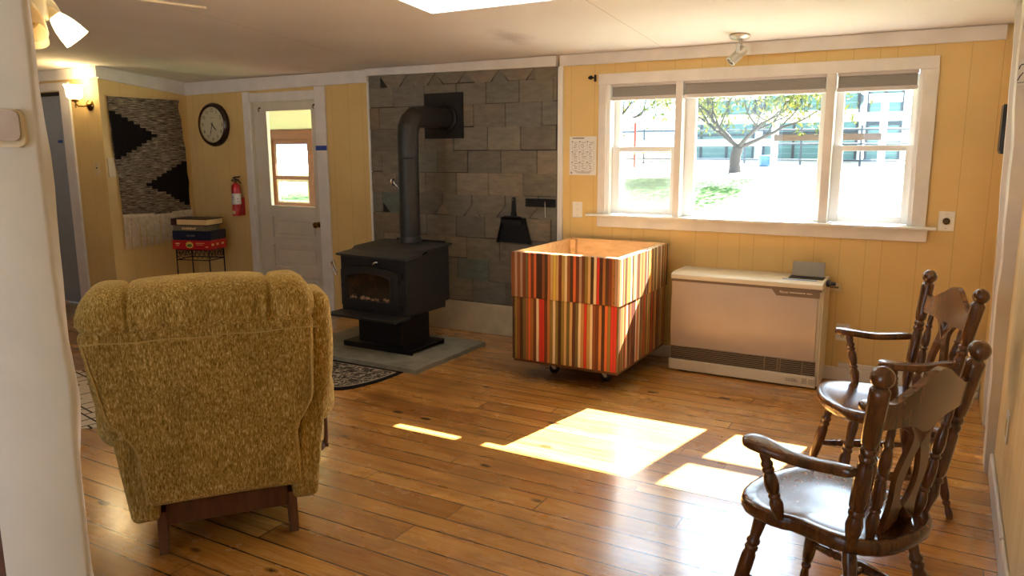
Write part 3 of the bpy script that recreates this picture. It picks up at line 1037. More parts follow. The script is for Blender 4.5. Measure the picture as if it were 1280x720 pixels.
# ------------------------------------------------------------------ STOVE
def build_stove():
    pad = MB()
    n = 40
    poly = []
    x0, x1, y0, y1 = -4.42, -3.146, 4.15, 5.07
    rnd = random.Random(5)
    for (ax, ay, bx, by) in ((x0, y0, x1, y0), (x1, y0, x1, y1), (x1, y1, x0, y1), (x0, y1, x0, y0)):
        for i in range(14):
            t = i / 14
            j = rnd.uniform(-.005, .005)
            poly.append((ax + (bx - ax) * t + j * (ay != by), ay + (by - ay) * t + j * (ax != bx)))
    pad.prism(poly, 0.0, 0.034, bev=0.004)
    tag(pad.build('hearth_pad', 'stone'), 'rough grey stone slab under the black stove', 'hearth pad')

    cx, cy = -3.735, 4.66
    s = thing('wood_stove', 'black cast wood stove on a pedestal over the grey stone slab', 'stove', (cx, cy, 0.034))
    X = Matrix.Translation((-cx, -cy, -0.034))
    YZ = Matrix(((0, 0, 1, 0), (1, 0, 0, 0), (0, 1, 0, 0), (0, 0, 0, 1)))   # (y, z, x)
    b = MB()
    prof = [(4.42, .33), (4.91, .322), (4.91, .375), (4.97, .375), (4.97, .806), (4.715, .796), (4.645, .766), (4.42, .752)]
    b.prism(prof, -4.052, -3.418, X @ YZ, bev=0.004)
    b.build('body', 'stove', s)
    lid = MB()
    pr = [(0.0, .775), (0.30, .787), (0.38, .810), (1.0, .828)]

    def lz(t):
        for (a, za), (c, zc) in zip(pr, pr[1:]):
            if t <= c:
                u = (t - a) / (c - a)
                u = u * u * (3 - 2 * u) if 0.29 < a < 0.37 else u
                return za + (zc - za) * u
        return pr[-1][1]

    def top(u, v, th=0.0):
        x = -0.338 + 0.676 * u
        yf = 4.392 - 0.035 * (1 - (2 * u - 1) ** 2)
        y = yf + (4.985 - yf) * v
        return (x, y - cy, lz(v) - 0.034 - th)
    nu, nv = 18, 30
    g = [[lid.bm.verts.new(top(i / nu, j / nv)) for j in range(nv + 1)] for i in range(nu + 1)]
    h = [[lid.bm.verts.new(top(i / nu, j / nv, 0.016)) for j in range(nv + 1)] for i in range(nu + 1)]
    for i in range(nu):
        for j in range(nv):
            lid.bm.faces.new((g[i][j], g[i + 1][j], g[i + 1][j + 1], g[i][j + 1]))
            lid.bm.faces.new((h[i][j], h[i][j + 1], h[i + 1][j + 1], h[i + 1][j]))
    for i in range(nu):
        lid.bm.faces.new((g[i][0], h[i][0], h[i + 1][0], g[i + 1][0]))
        lid.bm.faces.new((g[i][nv], g[i + 1][nv], h[i + 1][nv], h[i][nv]))
    for j in range(nv):
        lid.bm.faces.new((g[0][j], g[0][j + 1], h[0][j + 1], h[0][j]))
        lid.bm.faces.new((g[nu][j], h[nu][j], h[nu][j + 1], g[nu][j + 1]))
    lid.build('lid', 'stove_lid', s, smooth=0.6)
    # raised rear shield rail seen behind the flue
    r = MB()
    r.box(-3.93, -3.45, 4.961, 4.976, .826, .842, 0.002, X)
    r.build('rear_shield', 'black_iron', s)
    # door: arched cast frame
    F = X @ Matrix(((1, 0, 0, 0), (0, 0, -1, 0), (0, 1, 0, 0), (0, 0, 0, 1)))

    def arch(x0, x1, z0, z1, rise, n=16):
        p = [(x0, z0), (x1, z0)]
        for i in range(n + 1):
            t = 1 - i / n
            p.append((x0 + (x1 - x0) * t, z1 + rise * (1 - (2 * t - 1) ** 2)))
        return p

    def ring(mb, o, i, d0, d1, XX):
        bm = mb.bm
        A = [bm.verts.new((p[0], p[1], d1)) for p in o]
        B = [bm.verts.new((p[0], p[1], d1)) for p in i]
        A0 = [bm.verts.new((p[0], p[1], d0)) for p in o]
        B0 = [bm.verts.new((p[0], p[1], d0)) for p in i]
        k = len(o)
        for q in range(k):
            w = (q + 1) % k
            bm.faces.new((A[q], A[w], B[w], B[q]))
            bm.faces.new((A0[q], A0[w], A[w], A[q]))
            bm.faces.new((B0[q], B[q], B[w], B0[w]))
        bmesh.ops.transform(bm, matrix=XX, verts=A + B + A0 + B0)
    d = MB()
    out = arch(-4.025, -3.475, .378, .655, .035)
    inn = arch(-3.985, -3.535, .418, .618, .030)
    ring(d, out, inn, -4.42, -4.385, F)
    inn2 = arch(-3.972, -3.548, .430, .607, .030)
    ring(d, arch(-3.99, -3.53, .413, .622, .030), inn2, -4.42, -4.377, F)
    door = d.build('stove_door', 'stove', s, smooth=0.5)
    g = MB().prism(arch(-3.975, -3.545, .427, .610, .030), -4.402, -4.396, F)
    g.build('glass', 'stove_glass', door)
    a = MB()
    rnd = random.Random(2)
    for i in range(26):
        x = -3.95 + 0.38 * rnd.random()
        r_ = rnd.uniform(.006, .014)
        a.lathe([(r_ * .3, -r_), (r_, -r_ * .3), (r_ * .8, r_ * .5), (r_ * .2, r_)], X @ Matrix.Translation((x, 4.394, .437 + rnd.uniform(0, .014))), 7)
    tag(a.build('ash_heap', 'ash', door), kind='stuff')
    for z in (.402, .632):
        hg = MB()
        hg.box(-3.478, -3.448, 4.39, 4.4195, z - 0.022, z + 0.022, 0.004, X)
        hg.lathe([(0.009, -0.03), (0.009, 0.03)], X @ Matrix.Translation((-3.462, 4.386, z)), 10)
        hg.build('hinge', 'black_iron', door)
    b = MB()
    b.lathe([(0.007, 0), (0.007, .012)], X @ Matrix.Translation((-4.005, 4.386, .53)) @ Matrix.Rotation(PI / 2, 4, 'X'), 10)
    b.build('latch_bolt', 'black_iron', door)
    hl = MB()
    hl.tube([(-3.67 - cx, 4.36 - cy, .715 - .034), (-3.655 - cx, 4.335 - cy, .722 - .034), (-3.63 - cx, 4.325 - cy, .735 - .034), (-3.61 - cx, 4.32 - cy, .742 - .034)],
            [.010, .014, .011, .005], 10)
    hl.tube([(-3.67 - cx, 4.42 - cy, .712 - .034), (-3.67 - cx, 4.355 - cy, .716 - .034)], .006, 8)
    hl.build('air_control_knob', 'chrome', s, smooth=True)
    sp = MB()
    hx = -4.075 - cx
    pts = [(hx, 4.40 - cy, .60 - .034), (hx - .022, 4.385 - cy, .66 - .034), (hx - .03, 4.38 - cy, .70 - .034), (hx - .012, 4.375 - cy, .715 - .034), (hx + .004, 4.375 - cy, .68 - .034), (hx + .012, 4.39 - cy, .62 - .034)]
    sp.tube(pts, [.007, .010, .011, .010, .009, .006], 8)
    sp.build('side_handle', 'chrome', s, smooth=True)
    lp = MB().box(-4.065, -3.385, 4.235, 4.421, .316, .334, 0.004, X)
    lp.build('ash_lip', 'stove', s)
    p = MB()
    p.box(-3.953, -3.53, 4.485, 4.84, .074, .332, 0.003, X)
    p.box(-3.975, -3.9, 4.60, 4.82, .18, .332, 0.002, X)
    p.build('pedestal', 'black_iron', s)
    q = MB()
    q.box(-4.07, -3.40, 4.435, 4.86, .066, .076, 0.001, X)
    q.box(-4.07, -3.40, 4.435, 4.445, .035, .067, 0, X)
    q.box(-4.07, -3.40, 4.85, 4.86, .035, .067, 0, X)
    q.build('base_plate', 'black_iron', s)
    # flue
    px, py = -3.715, 4.868
    fl = thing('stove_pipe', 'dark grey elbowed flue pipe rising from the stove into the slate', 'stove pipe', (px, py, 0.828))
    r = .081
    v = MB()
    v.tube([(0, 0, 0.002), (0, 0, .76)], r, 28)
    v.build('vertical_pipe', 'pipe', fl, smooth=True)
    MB().lathe([(r + .008, 0.001), (r + .008, .03), (r + .002, .045)], None, 28).build('collar', 'pipe', fl, smooth=0.5)
    e = MB()
    zc = 1.812 - .828
    R = .145
    pts = [(0, R - R * math.cos(t), zc - R + R * math.sin(t)) for t in [k * PI / 2 / 4 for k in range(5)]]
    e.tube([(0, 0, .70)] + pts + [(0, .24, zc)], r + .003, 28)
    e.build('elbow', 'pipe', fl, smooth=0.25)
    for k, pz in ((0, .66), ):
        MB().lathe([(r + .001, pz - .006), (r + .006, pz), (r + .001, pz + .006)], None, 28, cap=False).build('seam_band', 'pipe', fl, smooth=True)
    hz = MB()
    hz.tube([(0, .22, zc), (0, BY - .042 - py, zc)], r, 28)
    hz.build('horizontal_pipe', 'pipe', fl, smooth=True)
    rg = MB()
    YM = Matrix.Translation((0, BY - .0405 - py, zc)) @ Matrix.Rotation(PI / 2, 4, 'X')
    rg.lathe([(r + .028, 0.0), (r + .026, .012), (r + .012, .018), (r + .004, .03), (r + .001, .045)], YM, 28, cap=False)
    rg.build('wall_ring', 'thimble', fl, smooth=0.5)
    dm = MB()
    dz = 1.305 - .828
    A = Vector((-0.075, -0.045, dz))
    dm.tube([A * 0.9, (-.105, -.062, dz)], .005, 8)
    ringpts = [(-.108 + .0, -.064 + .022 * math.cos(t), dz + .022 * math.sin(t)) for t in [2 * PI * k / 16 for k in range(16)]]
    dm.tube(ringpts, .0075, 8, closed=True)
    dm.build('damper_handle', 'chrome', fl, smooth=True)
    # square thimble plate
    t = MB().box(-.195, .195, -.007, .014, -.187, .187, 0.002)
    o = t.build('thimble_plate', 'thimble', None, loc=(-3.75, BY - .0305, 1.833))
    tag(o, 'square soot black plate behind the flue elbow', 'wall plate')


# ------------------------------------------------------------------ CRATE
def build_crate():
    t = thing('rolling_crate', 'big open crate clad in coloured wooden stripes on black casters', 'crate', (-2.13, 4.86, 0))
    hx, hy = .39, .46
    th = .018
    for (z0, z1, ins) in ((.146, .576, .004), (.578, .88, 0.0)):
        for sy in (-1, 1):
            y = sy * (hy - ins)
            MB().box(-hx + ins, hx - ins, min(y, y - sy * th), max(y, y - sy * th), z0, z1, 0.0012).build('striped_panel', 'stripes', t)
        for sx in (-1, 1):
            x = sx * (hx - ins)
            MB().box(min(x, x - sx * th), max(x, x - sx * th), -hy + ins + th, hy - ins - th, z0, z1, 0.0012).build('striped_panel', 'stripes', t)
    # plywood lining, corner posts
    li = MB()
    a = th + .0005
    w = .012
    li.box(-hx + a, hx - a, -hy + a, -hy + a + w, .15, .884)
    li.box(-hx + a, hx - a, hy - a - w, hy - a, .15, .884)
    li.box(-hx + a, -hx + a + w, -hy + a + w, hy - a - w, .15, .884)
    li.box(hx - a - w, hx - a, -hy + a + w, hy - a - w, .15, .884)
    li.build('plywood_lining', 'ply', t)
    for sx in (-1, 1):
        for sy in (-1, 1):
            x, y = sx * (hx - a - w - .022), sy * (hy - a - w - .022)
            MB().box(x - .021, x + .021, y - .021, y + .021, .165, .872, 0.002).build('corner_post', 'ply', t)
    MB().box(-hx + .01, hx - .01, -hy + .01, hy - .01, .128, .15).build('bottom_board', 'rail_wood', t)
    for (x, z0, z1, ins) in ((.352, .6, .86, 0), (-.365, .18, .55, .004)):
        for k in range(4):
            z = z0 + (z1 - z0) * k / 3
            MB().lathe([(.003, 0), (.003, .0015)], Matrix.Translation((x, -hy + ins, z)) @ Matrix.Rotation(PI / 2, 4, 'X'), 8).build('nail_head', 'dark_print', t)
    for (x, y, rz) in ((-.22, -.22, .5), (.17, -.22, .25), (-.22, .3, .4), (.17, .3, .9)):
        R = Matrix.Translation((x, y, 0)) @ Matrix.Rotation(rz, 4, 'Z')
        c = MB()
        c.box(-.03, .03, -.03, .03, .12, .1275, 0.001, R)
        c.lathe([(.016, .1), (.016, .12)], R, 14)
        for s in (-1, 1):
            c.prism([(-.02, .10), (.02, .10), (.046, .036), (.028, .03)], s * .017 - .0015, s * .017 + .0015, R @ Matrix(((1, 0, 0, 0), (0, 0, -1, 0), (0, 1, 0, 0), (0, 0, 0, 1))))
        o = c.build('caster', 'nickel', t)
        wv = MB()
        wv.lathe([(.030, -.012), (.036, -.008), (.036, .008), (.030, .012)], R @ Matrix.Translation((.034, 0, .0365)) @ Matrix.Rotation(PI / 2, 4, 'X'), 22)
        wv.build('wheel', 'black_plastic', o, smooth=0.6)


# ------------------------------------------------------------------ HEATER
def build_heater():
    cx, cy = -1.149, 5.27
    t = thing('gas_heater', 'low beige wall heater with brown louvres under the window', 'heater', (cx, cy, 0))
    W = .492
    y0, y1 = -.150, .165
    b = MB()
    b.box(-W, W, y0 + .012, y1, .09, .655, 0.004)
    b.build('cabinet', 'heater_white', t)
    f = MB()

    def fr(u, v):
        x = -W + .004 + (2 * W - .022) * u
        z = .186 + (.645 - .186) * v
        return (x, y0 + .006 - .006 * math.sin(PI * v) * 1.0, z)
    g = MB()
    pts = []
    nn = 14
    prof = [(y0 + .012, .186)] + [(y0 + .004 - .006 * math.sin(PI * k / nn), .186 + .459 * k / nn) for k in range(nn + 1)] + [(y0 + .012, .645)]
    g.prism(prof, -W + .003, W - .02, Matrix(((0, 0, 1, 0), (1, 0, 0, 0), (0, 1, 0, 0), (0, 0, 0, 1))))
    g.build('front_panel', 'heater_front', t, smooth=0.4)
    tp = MB()
    prof = [(y0 - .006, .664), (y0 - .008, .676), (y0 - .003, .692), (y0 + .012, .702), (y0 + .05, .706), (y1, .708), (y1, .664)]
    tp.prism(prof, -W - .004, W + .004, Matrix(((0, 0, 1, 0), (1, 0, 0, 0), (0, 1, 0, 0), (0, 0, 0, 1))), bev=0.004)
    tp.build('top_cover', 'heater_white', t, smooth=0.6)
    s = MB()
    s.box(-W, W - .002, y0 + .001, y0 + .03, .6455, .6635)
    s.prism([(.178, .655), (.215, .606), (W - .012, .606), (W - .012, .655)], -y0 - .012, -y0 + .004, Matrix(((1, 0, 0, 0), (0, 0, -1, 0), (0, 1, 0, 0), (0, 0, 0, 1))))
    st = s.build('control_strip', 'heater_brown', t)
    text_mesh('Rinnai', .022, 'lettering', 'pale_print', st, (.262, y0 - .0048, .632), (PI / 2, 0, 0))
    p = MB()
    rnd = random.Random(1)
    for (xa, xb, z) in ((.297, .39, .632), (.402, .43, .632)):
        x = xa
        while x < xb:
            w = rnd.uniform(.004, .01)
            p.box(x, x + w, y0 - .0048, y0 - .004, z - .003, z + .003)
            x += w + .002
    p.build('small_print', 'pale_print', st)
    # louvres
    bk = MB().box(-W + .008, W - .012, y0 + .0115, y0 + .02, .09, .186)
    lo = bk.build('grille_recess', 'grille_dark', t)
    for k in range(7):
        z = .099 + k * .0135
        sl = MB()
        sl.prism([(y0 - .001, z), (y0 + .011, z + .003), (y0 + .011, z + .0055), (y0 - .001, z + .0042)], -W + .005, W - .012,
                 Matrix(((0, 0, 1, 0), (1, 0, 0, 0), (0, 1, 0, 0), (0, 0, 0, 1))))
        sl.build('louvre', 'grille_slat', t)
    for x in (.162, .245, .262, .40):
        MB().box(x - .004, x + .004, y0 + .002, y0 + .011, .095, .185).build('divider', 'grille_slat', lo)
    ba = MB()
    ba.box(-W - .004, W - .004, y0 - .006, y1 - .02, .012, .089, 0.006, None, 2)
    bo = ba.build('base', 'heater_white', t)
    for (x, y) in ((-.4, -.1), (.4, -.1), (-.4, .1), (.4, .1)):
        MB().box(x - .03, x + .03, y - .03, y + .03, 0.0, .0125).build('foot', 'grille_dark', t)
    rnd = random.Random(4)
    for (xa, xb, zs) in ((.30, .375, (.058, .050, .043)), (.40, .435, (.068, .06, .052, .044, .036)), (.445, .478, (.066, .058, .05, .042, .034))):
        pr = MB()
        for z in zs:
            x = xa + rnd.uniform(0, .008)
            while x < xb:
                w = rnd.uniform(.004, .01)
                pr.box(x, x + w, y0 - .0066, y0 - .006, z - .002, z + .002)
                x += w + .0025
        pr.build('small_print', 'grey_print', bo)
    cs = MB()
    cs.box(W + .0005, W + .010, y0 + .02, y1 - .02, .02, .65)
    cs.build('side_rail', 'heater_white', t)
    # control hatch: open lid, dark recess, blue tape
    rc = MB().box(.262, .478, -.035, .085, .7065, .7105)
    rc.build('hatch_recess', 'grille_dark', t)
    L = Matrix.Translation((.37, .07, .71)) @ Matrix.Rotation(math.radians(-9), 4, 'X')
    li = MB().box(-.102, .102, -.005, .005, .0, .098, 0.004, L, 2)
    li.build('hatch_lid', 'lid_grey', t)
    bt = MB()
    bt.box(.235, .448, -.093, -.066, .7055, .7078)
    bt.build('blue_tape', 'pale_blue', t)
    pl = MB()
    pl.lathe([(.02, 0), (.024, .008), (.022, .022), (.012, .026), (.012, .045), (.015, .048), (.009, .056)], Matrix.Translation((W + .0045, .0, .685)) @ Matrix.Rotation(PI / 2, 4, 'Y'), 14)
    pl.build('dark_cap', 'navy_plug', t, smooth=0.6)


# ------------------------------------------------------------------ RECLINER
def build_recliner():
    t = thing('recliner', 'olive gold chenille recliner seen from behind on wooden rockers', 'recliner', (-2.413, 1.921, 0), math.radians(51.7))

    def bk(z):   # rear plane lean: returns y of the rear surface
        return -0.075 - 0.15 * max(0, (z - .2)) ** 1.0

    # outer back panel
    def wb(p):
        z = p.z + .58
        k = (z - .22) / .72
        q = max(0, min(1, (z - .45) / .17))
        q = q * q * (3 - 2 * q)
        w = .292 + .078 * q + .030 * max(0, (z - .6) / .33)
        sh = -.045 * max(0, min(1, (z - .3) / .6)) - .005
        hol = 0.012 * math.sin(PI * max(0, min(1, k))) * (1 - (p.x / .36) ** 2)
        sag = 0.010 * math.sin(p.x * 9 + z * 7) * math.sin(z * 11)
        return (p.x * w / .36 + sh, p.y + bk(z) + .05 + hol + sag * .5, z)
    MB().soft((.36, .05, .36), .032, (24, 8, 40), wb).build('back_panel', 'chenille', t, smooth=3.0)
    # gathered head cushion rolling over the top
    def wh(p):
        z = p.z + .990
        y = p.y + bk(.95) + .125
        x = p.x - .045
        cz, cy = .990, bk(.95) + .125
        pinch = 0.0
        for us in (-.283, .192):
            pinch += .13 * math.exp(-((x - us) / .007) ** 2) + .05 * math.exp(-((x - us) / .035) ** 2)
        z = cz + (z - cz) * (1 - pinch * (1.0 if p.z > 0 else .4))
        y = cy + (y - cy) * (1 - pinch * .7)
        e = max(0, (-.34 - x) / .11, (x - .26) / .11)
        if p.z > 0:
            z -= .040 * e ** 2
            z += .010 * (math.cos((x + .045) / .237 * PI / 2) if -.283 < x < .192 else .2)
        if p.y < 0 and p.z < .06:
            g = max(0, 1 - abs(p.z + .04) / .09)
            near = math.exp(-((x + .283) / .06) ** 2) + math.exp(-((x - .192) / .06) ** 2) + .25
            y += .006 * math.sin(x * 95) * g * near
        return (x, y, z)
    MB().soft((.412, .135, .100), .088, (110, 20, 18), wh).build('head_cushion', 'chenille', t, smooth=3.0)
    # seam lines
    def pw(z):
        q = max(0, min(1, (z - .45) / .17))
        q = q * q * (3 - 2 * q)
        return .292 + .078 * q + .030 * max(0, (z - .6) / .33), -.045 * max(0, min(1, (z - .3) / .6)) - .005
    sm = MB()
    sm.tube([(-.43 + .80 * k / 14, bk(.9) - .008 + .012 * ((k - 7) / 7) ** 4, .894 + .003 * math.sin(k * 1.7)) for k in range(15)], .003, 6)
    for sx in (-1, 1):
        pts = []
        for k in range(26):
            z = .235 + .655 * k / 25
            w, sh = pw(z)
            pts.append((sh + sx * (w - .012), bk(z) + .006, z))
        sm.tube(pts, .003, 6)
    sm.build('seam_piping', 'seam', t, smooth=True)
    # wings: the soft sides of the backrest
    for sx in (-1, 1):
        def ww(p, sx=sx):
            z = p.z + .745
            k = max(0, min(1, (z - .5) / .5))
            x = sx * (.345 + .030 * k) + p.x - .012 * k
            y = p.y + bk(z) + .165
            x += sx * .02 * math.sin(k * PI)
            return (x, y, z)
        MB().soft((.055, .125, .275), .05, 14, ww).build('wing', 'chenille', t, smooth=3.0)
    # arms with padded rolls
    for sx in (-1, 1):
        def wa(p, sx=sx):
            x = sx * .352 + p.x * 1.0
            z = p.z + .565 + .015 * math.sin((p.y + .4) * 3)
            if p.y < -.3:
                z -= .03 * ((-p.y - .3) / .1) ** 2
            return (x, p.y + .30, z)
        MB().soft((.085, .37, .115), .082, 16, wa).build('arm', 'chenille', t, smooth=3.0)

        def wsd(p, sx=sx):
            z = p.z + .345
            w = .340 + .042 * (z - .17) / .35
            return (sx * (w - .045) + p.x, p.y + .275, z)
        MB().soft((.05, .35, .185), .025, 12, wsd).build('side_panel', 'chenille', t, smooth=3.0)
    # seat, inner back, foot rest
    MB().soft((.27, .31, .085), .06, 12, lambda p: (p.x, p.y + .33, p.z + .46 + .02 * math.cos(p.x * 5))).build('seat_cushion', 'chenille', t, smooth=3.0)
    MB().soft((.29, .07, .27), .06, 12, lambda p: (p.x, p.y + bk(p.z + .72) + .20, p.z + .72)).build('inner_back', 'chenille', t, smooth=3.0)
    MB().soft((.27, .04, .15), .035, 10, lambda p: (p.x, p.y + .655, p.z + .31)).build('foot_rest', 'chenille', t, smooth=3.0)
    # wooden rocker base
    YZm = Matrix(((0, 0, 1, 0), (1, 0, 0, 0), (0, 1, 0, 0), (0, 0, 0, 1)))
    for sx in (-1, 1):
        r = MB()
        x0 = sx * .246
        r.prism([(-.030, .002), (.016, .002), (.034, .05), (.08, .09), (.35, .07), (.62, .09), (.66, .002), (.70, .002), (.69, .13), (.62, .185), (.05, .185), (-.002, .165), (-.016, .06)],
                x0 - .018, x0 + .018, YZm, bev=0.003)
        r.build('rocker_runner', 'rail_wood', t)
    MB().box(-.23, .23, .005, .03, .105, .195, 0.003).build('cross_rail', 'rail_wood', t)
    MB().box(-.25, .25, .02, .60, .186, .215).build('mechanism_frame', 'black_iron', t)
    # recline lever
    lv = MB()
    lv.lathe([(.022, 0), (.024, .01), (.018, .02), (.012, .024)], Matrix.Translation((.372, .06, .325)) @ Matrix.Rotation(PI / 2, 4, 'Y'), 16)
    lv.tube([(.398, .06, .325), (.404, .062, .36), (.406, .066, .45), (.405, .07, .52)], [.012, .010, .008, .006], 10)
    lv.tube([(.37, .06, .325), (.41, .06, .325)], .012, 10)
    lv.build('recline_lever', 'rail_wood', t, smooth=True)


# ------------------------------------------------------------------ CHAIRS
LEG = [(0, .012), (.02, .014), (.06, .0155), (.10, .013), (.13, .012), (.15, .017), (.165, .017), (.18, .012), (.20, .0165), (.26, .020), (.36, .0225), (.48, .0235),
       (.56, .0225), (.60, .018), (.62, .022), (.635, .022), (.65, .017), (.67, .022), (.69, .022), (.71, .016), (.78, .019), (.86, .0215), (.93, .019), (1, .015)]
POST = [(0, .013), (.05, .016), (.10, .022), (.14, .0245), (.18, .020), (.195, .018), (.205, .0225), (.22, .0225), (.235, .018), (.25, .0235), (.30, .0245), (.42, .0235),
        (.50, .0215), (.515, .018), (.53, .0225), (.545, .0225), (.56, .018), (.575, .0225), (.59, .0225), (.605, .017), (.62, .022), (.66, .0245), (.70, .0255),
        (.90, .0270), (.922, .0270), (.932, .022), (.940, .018), (.952, .017)]
SPIN = [(0, .010), (.06, .014), (.12, .018), (.17, .019), (.22, .015), (.24, .012), (.25, .016), (.265, .016), (.28, .012), (.30, .0165), (.40, .019), (.50, .0165), (.53, .0125), (.545, .0165),
        (.56, .0165), (.575, .012), (.60, .0165), (.68, .018), (.76, .015), (.80, .0115), (.82, .015), (.835, .015), (.85, .011), (.92, .012), (1, .010)]
ARMP = [(0, .012), (.06, .015), (.14, .019), (.22, .021), (.28, .017), (.30, .014), (.32, .0185), (.345, .0185), (.37, .014), (.40, .019), (.5, .0215), (.60, .0195), (.66, .0145), (.68, .0185),
        (.71, .0185), (.73, .014), (.76, .0185), (.79, .0185), (.82, .014), (.90, .0165), (1, .014)]
STRETCH = [(0, .008), (.08, .010), (.16, .012), (.2, .0135), (.22, .010), (.25, .014), (.28, .010), (.38, .0135), (.5, .016), (.62, .0135), (.72, .010), (.75, .014), (.78, .010), (.8, .0135), (.84, .012), (.92, .010), (1, .008)]


def build_chair(label, loc, rz, group):
    t = thing('armchair', label, 'chair', loc, rz, group)
    HS = .459
    wood = 'chair_wood'
    # saddle seat
    half = [(0, .262), (.06, .258), (.12, .246), (.17, .228), (.212, .200), (.238, .162), (.246, .115), (.243, .065), (.232, .03), (.219, .012), (.214, -.02), (.213, -.07),
            (.208, -.12), (.194, -.165), (.168, -.205), (.13, -.235), (.08, -.252), (0, -.258)]
    poly = half + [(-x, y) for x, y in half[-2:0:-1]]
    s = MB()
    bm = s.bm
    levels = []
    for (sc, z) in ((.90, -.050), (.960, -.047), (.990, -.038), (1.0, -.020), (.995, -.008), (.978, -.001), (.94, .001)):
        levels.append([bm.verts.new((x * sc, y * sc, HS + z)) for x, y in poly])
    for (sc, dz) in ((.82, -.004), (.66, -.010), (.45, -.013), (.22, -.0135)):
        levels.append([bm.verts.new((x * sc, y * sc - .01 * (1 - sc), HS + dz)) for x, y in poly])
    for a, c in zip(levels, levels[1:]):
        for i in range(len(poly)):
            j = (i + 1) % len(poly)
            bm.faces.new((a[i], a[j], c[j], c[i]))
    bm.faces.new(levels[0][::-1])
    bm.faces.new(levels[-1])
    s.build('seat', wood, t, smooth=0.9)
    # back posts with ball finials
    for sx in (-1, 1):
        p0 = Vector((sx * .190, -.172, HS - .02))
        p1 = Vector((sx * .245, -.259, .972))
        L = (p1 - p0).length
        b = MB()
        b.turned(p0, p1, POST, 18)
        d = (p1 - p0).normalized()
        Xb = Matrix.Translation(p1 - d * .006) @ d.to_track_quat('Z', 'Y').to_matrix().to_4x4()
        R = .0315
        b.lathe([(R * math.sin(a), -R * math.cos(a)) for a in [0.35 + (PI - .36) * k / 10 for k in range(11)]], Xb, 18)
        b.build('back_post', wood, t, smooth=0.9)
    # lean of the back: y as a function of z
    def by(z):
        return -.172 - .087 * (z - HS) / .511

    def lean(z0=0.0):
        # local (x, z) polygon with depth -> leaned plane
        k = -.087 / .511
        return Matrix(((1, 0, 0, 0), (0, k, -1, -.172 - k * HS), (0, 1, k, 0), (0, 0, 0, 1)))
    # crest rail with serpentine top
    def crest_top(u):
        a = abs(u)
        return .894 - .012 * math.exp(-((a - .78) / .16) ** 2) + .066 * math.exp(-(a / .42) ** 2)

    def crest_bot(u):
        a = abs(u)
        return .812 - .012 * (1 - a) - .030 * math.exp(-(a / .24) ** 2)
    c = MB()
    n = 40
    A, B_ = [], []
    for i in range(n + 1):
        u = -1 + 2 * i / n
        x = u * .228
        bow = -.020 * (1 - u * u)
        for lst, d in ((A, -.0115), (B_, .0115)):
            zt, zb = crest_top(u), crest_bot(u)
            lst.append((c.bm.verts.new((x, by(zt) + bow + d, zt)), c.bm.verts.new((x, by(zb) + bow + d, zb))))
    for i in range(n):
        c.bm.faces.new((A[i][0], A[i + 1][0], A[i + 1][1], A[i][1]))
        c.bm.faces.new((B_[i][0], B_[i][1], B_[i + 1][1], B_[i + 1][0]))
        c.bm.faces.new((A[i][0], B_[i][0], B_[i + 1][0], A[i + 1][0]))
        c.bm.faces.new((A[i][1], A[i + 1][1], B_[i + 1][1], B_[i][1]))
    c.bm.faces.new((A[0][0], A[0][1], B_[0][1], B_[0][0]))
    c.bm.faces.new((A[n][0], B_[n][0], B_[n][1], A[n][1]))
    c.build('crest_rail', wood, t, smooth=0.6)
    # pierced splat
    outer = [(.078, .452), (.076, .49), (.066, .53), (.066, .57), (.076, .615), (.076, .655), (.060, .70), (.046, .735), (.044, .762), (.058, .785), (.075, .798), (.075, .806)]
    hole = [(0, .525), (.016, .54), (.032, .57), (.038, .605), (.034, .645), (.020, .685), (.008, .715), (0, .728)]
    sp = MB()

    def dense(p):
        q = []
        for (xa, za), (xb, zb) in zip(p, p[1:]):
            for k in range(3):
                q.append((xa + (xb - xa) * k / 3, za + (zb - za) * k / 3))
        q.append(p[-1])
        return q

    def sm(p):
        p = dense(p)
        for _ in range(2):
            p = [p[0]] + [((p[i - 1][0] + 2 * p[i][0] + p[i + 1][0]) / 4, (p[i - 1][1] + 2 * p[i][1] + p[i + 1][1]) / 4) for i in range(1, len(p) - 1)] + [p[-1]]
        return p
    o_, h_ = sm(outer), sm(hole)
    for sx in (-1, 1):
        poly = [(sx * x, z) for x, z in o_] + [(0, .806)] + [(sx * x, z) for x, z in h_[::-1]] + [(0, .452)]
        if sx < 0:
            poly = poly[::-1]
        sp.prism(poly, .008, .024, lean())
    sp.build('back_splat', wood, t, smooth=0.5)
    # spindles
    for sx in (-1, 1):
        zt = .818
        b = MB().turned((sx * .118, by(HS) - .012, HS - .012), (sx * .150, by(zt) - .010, zt), SPIN, 14)
        b.build('spindle', wood, t, smooth=0.9)
    # arms
    for sx in (-1, 1):
        ctr = [(.240, -.208), (.247, -.16), (.256, -.11), (.266, -.06), (.276, -.01), (.285, .035), (.291, .075), (.293, .105), (.292, .13)]
        wid = [.022, .023, .024, .025, .029, .038, .046, .042, .020]
        zz = [.684, .681, .676, .672, .674, .681, .687, .689, .689]
        a = MB()
        bm = a.bm
        th = .0165
        secs = []
        for (x, y), w, z in zip(ctr, wid, zz):
            sec = []
            for k in range(12):
                an = 2 * PI * k / 12
                cxn, czn = math.cos(an), math.sin(an)
                px = math.copysign(abs(cxn) ** .55, cxn) * w
                pz = math.copysign(abs(czn) ** .55, czn) * th
                sec.append(bm.verts.new((sx * (x + px), y, z + pz)))
            secs.append(sec)
        for p, q in zip(secs, secs[1:]):
            for k in range(12):
                bm.faces.new((p[k], p[(k + 1) % 12], q[(k + 1) % 12], q[k]))
        bm.faces.new(secs[0][::-1])
        bm.faces.new(secs[-1])
        o = a.build('arm', wood, t, smooth=1.2)
        m = o.modifiers.new('round', 'SUBSURF')
        m.levels = 1
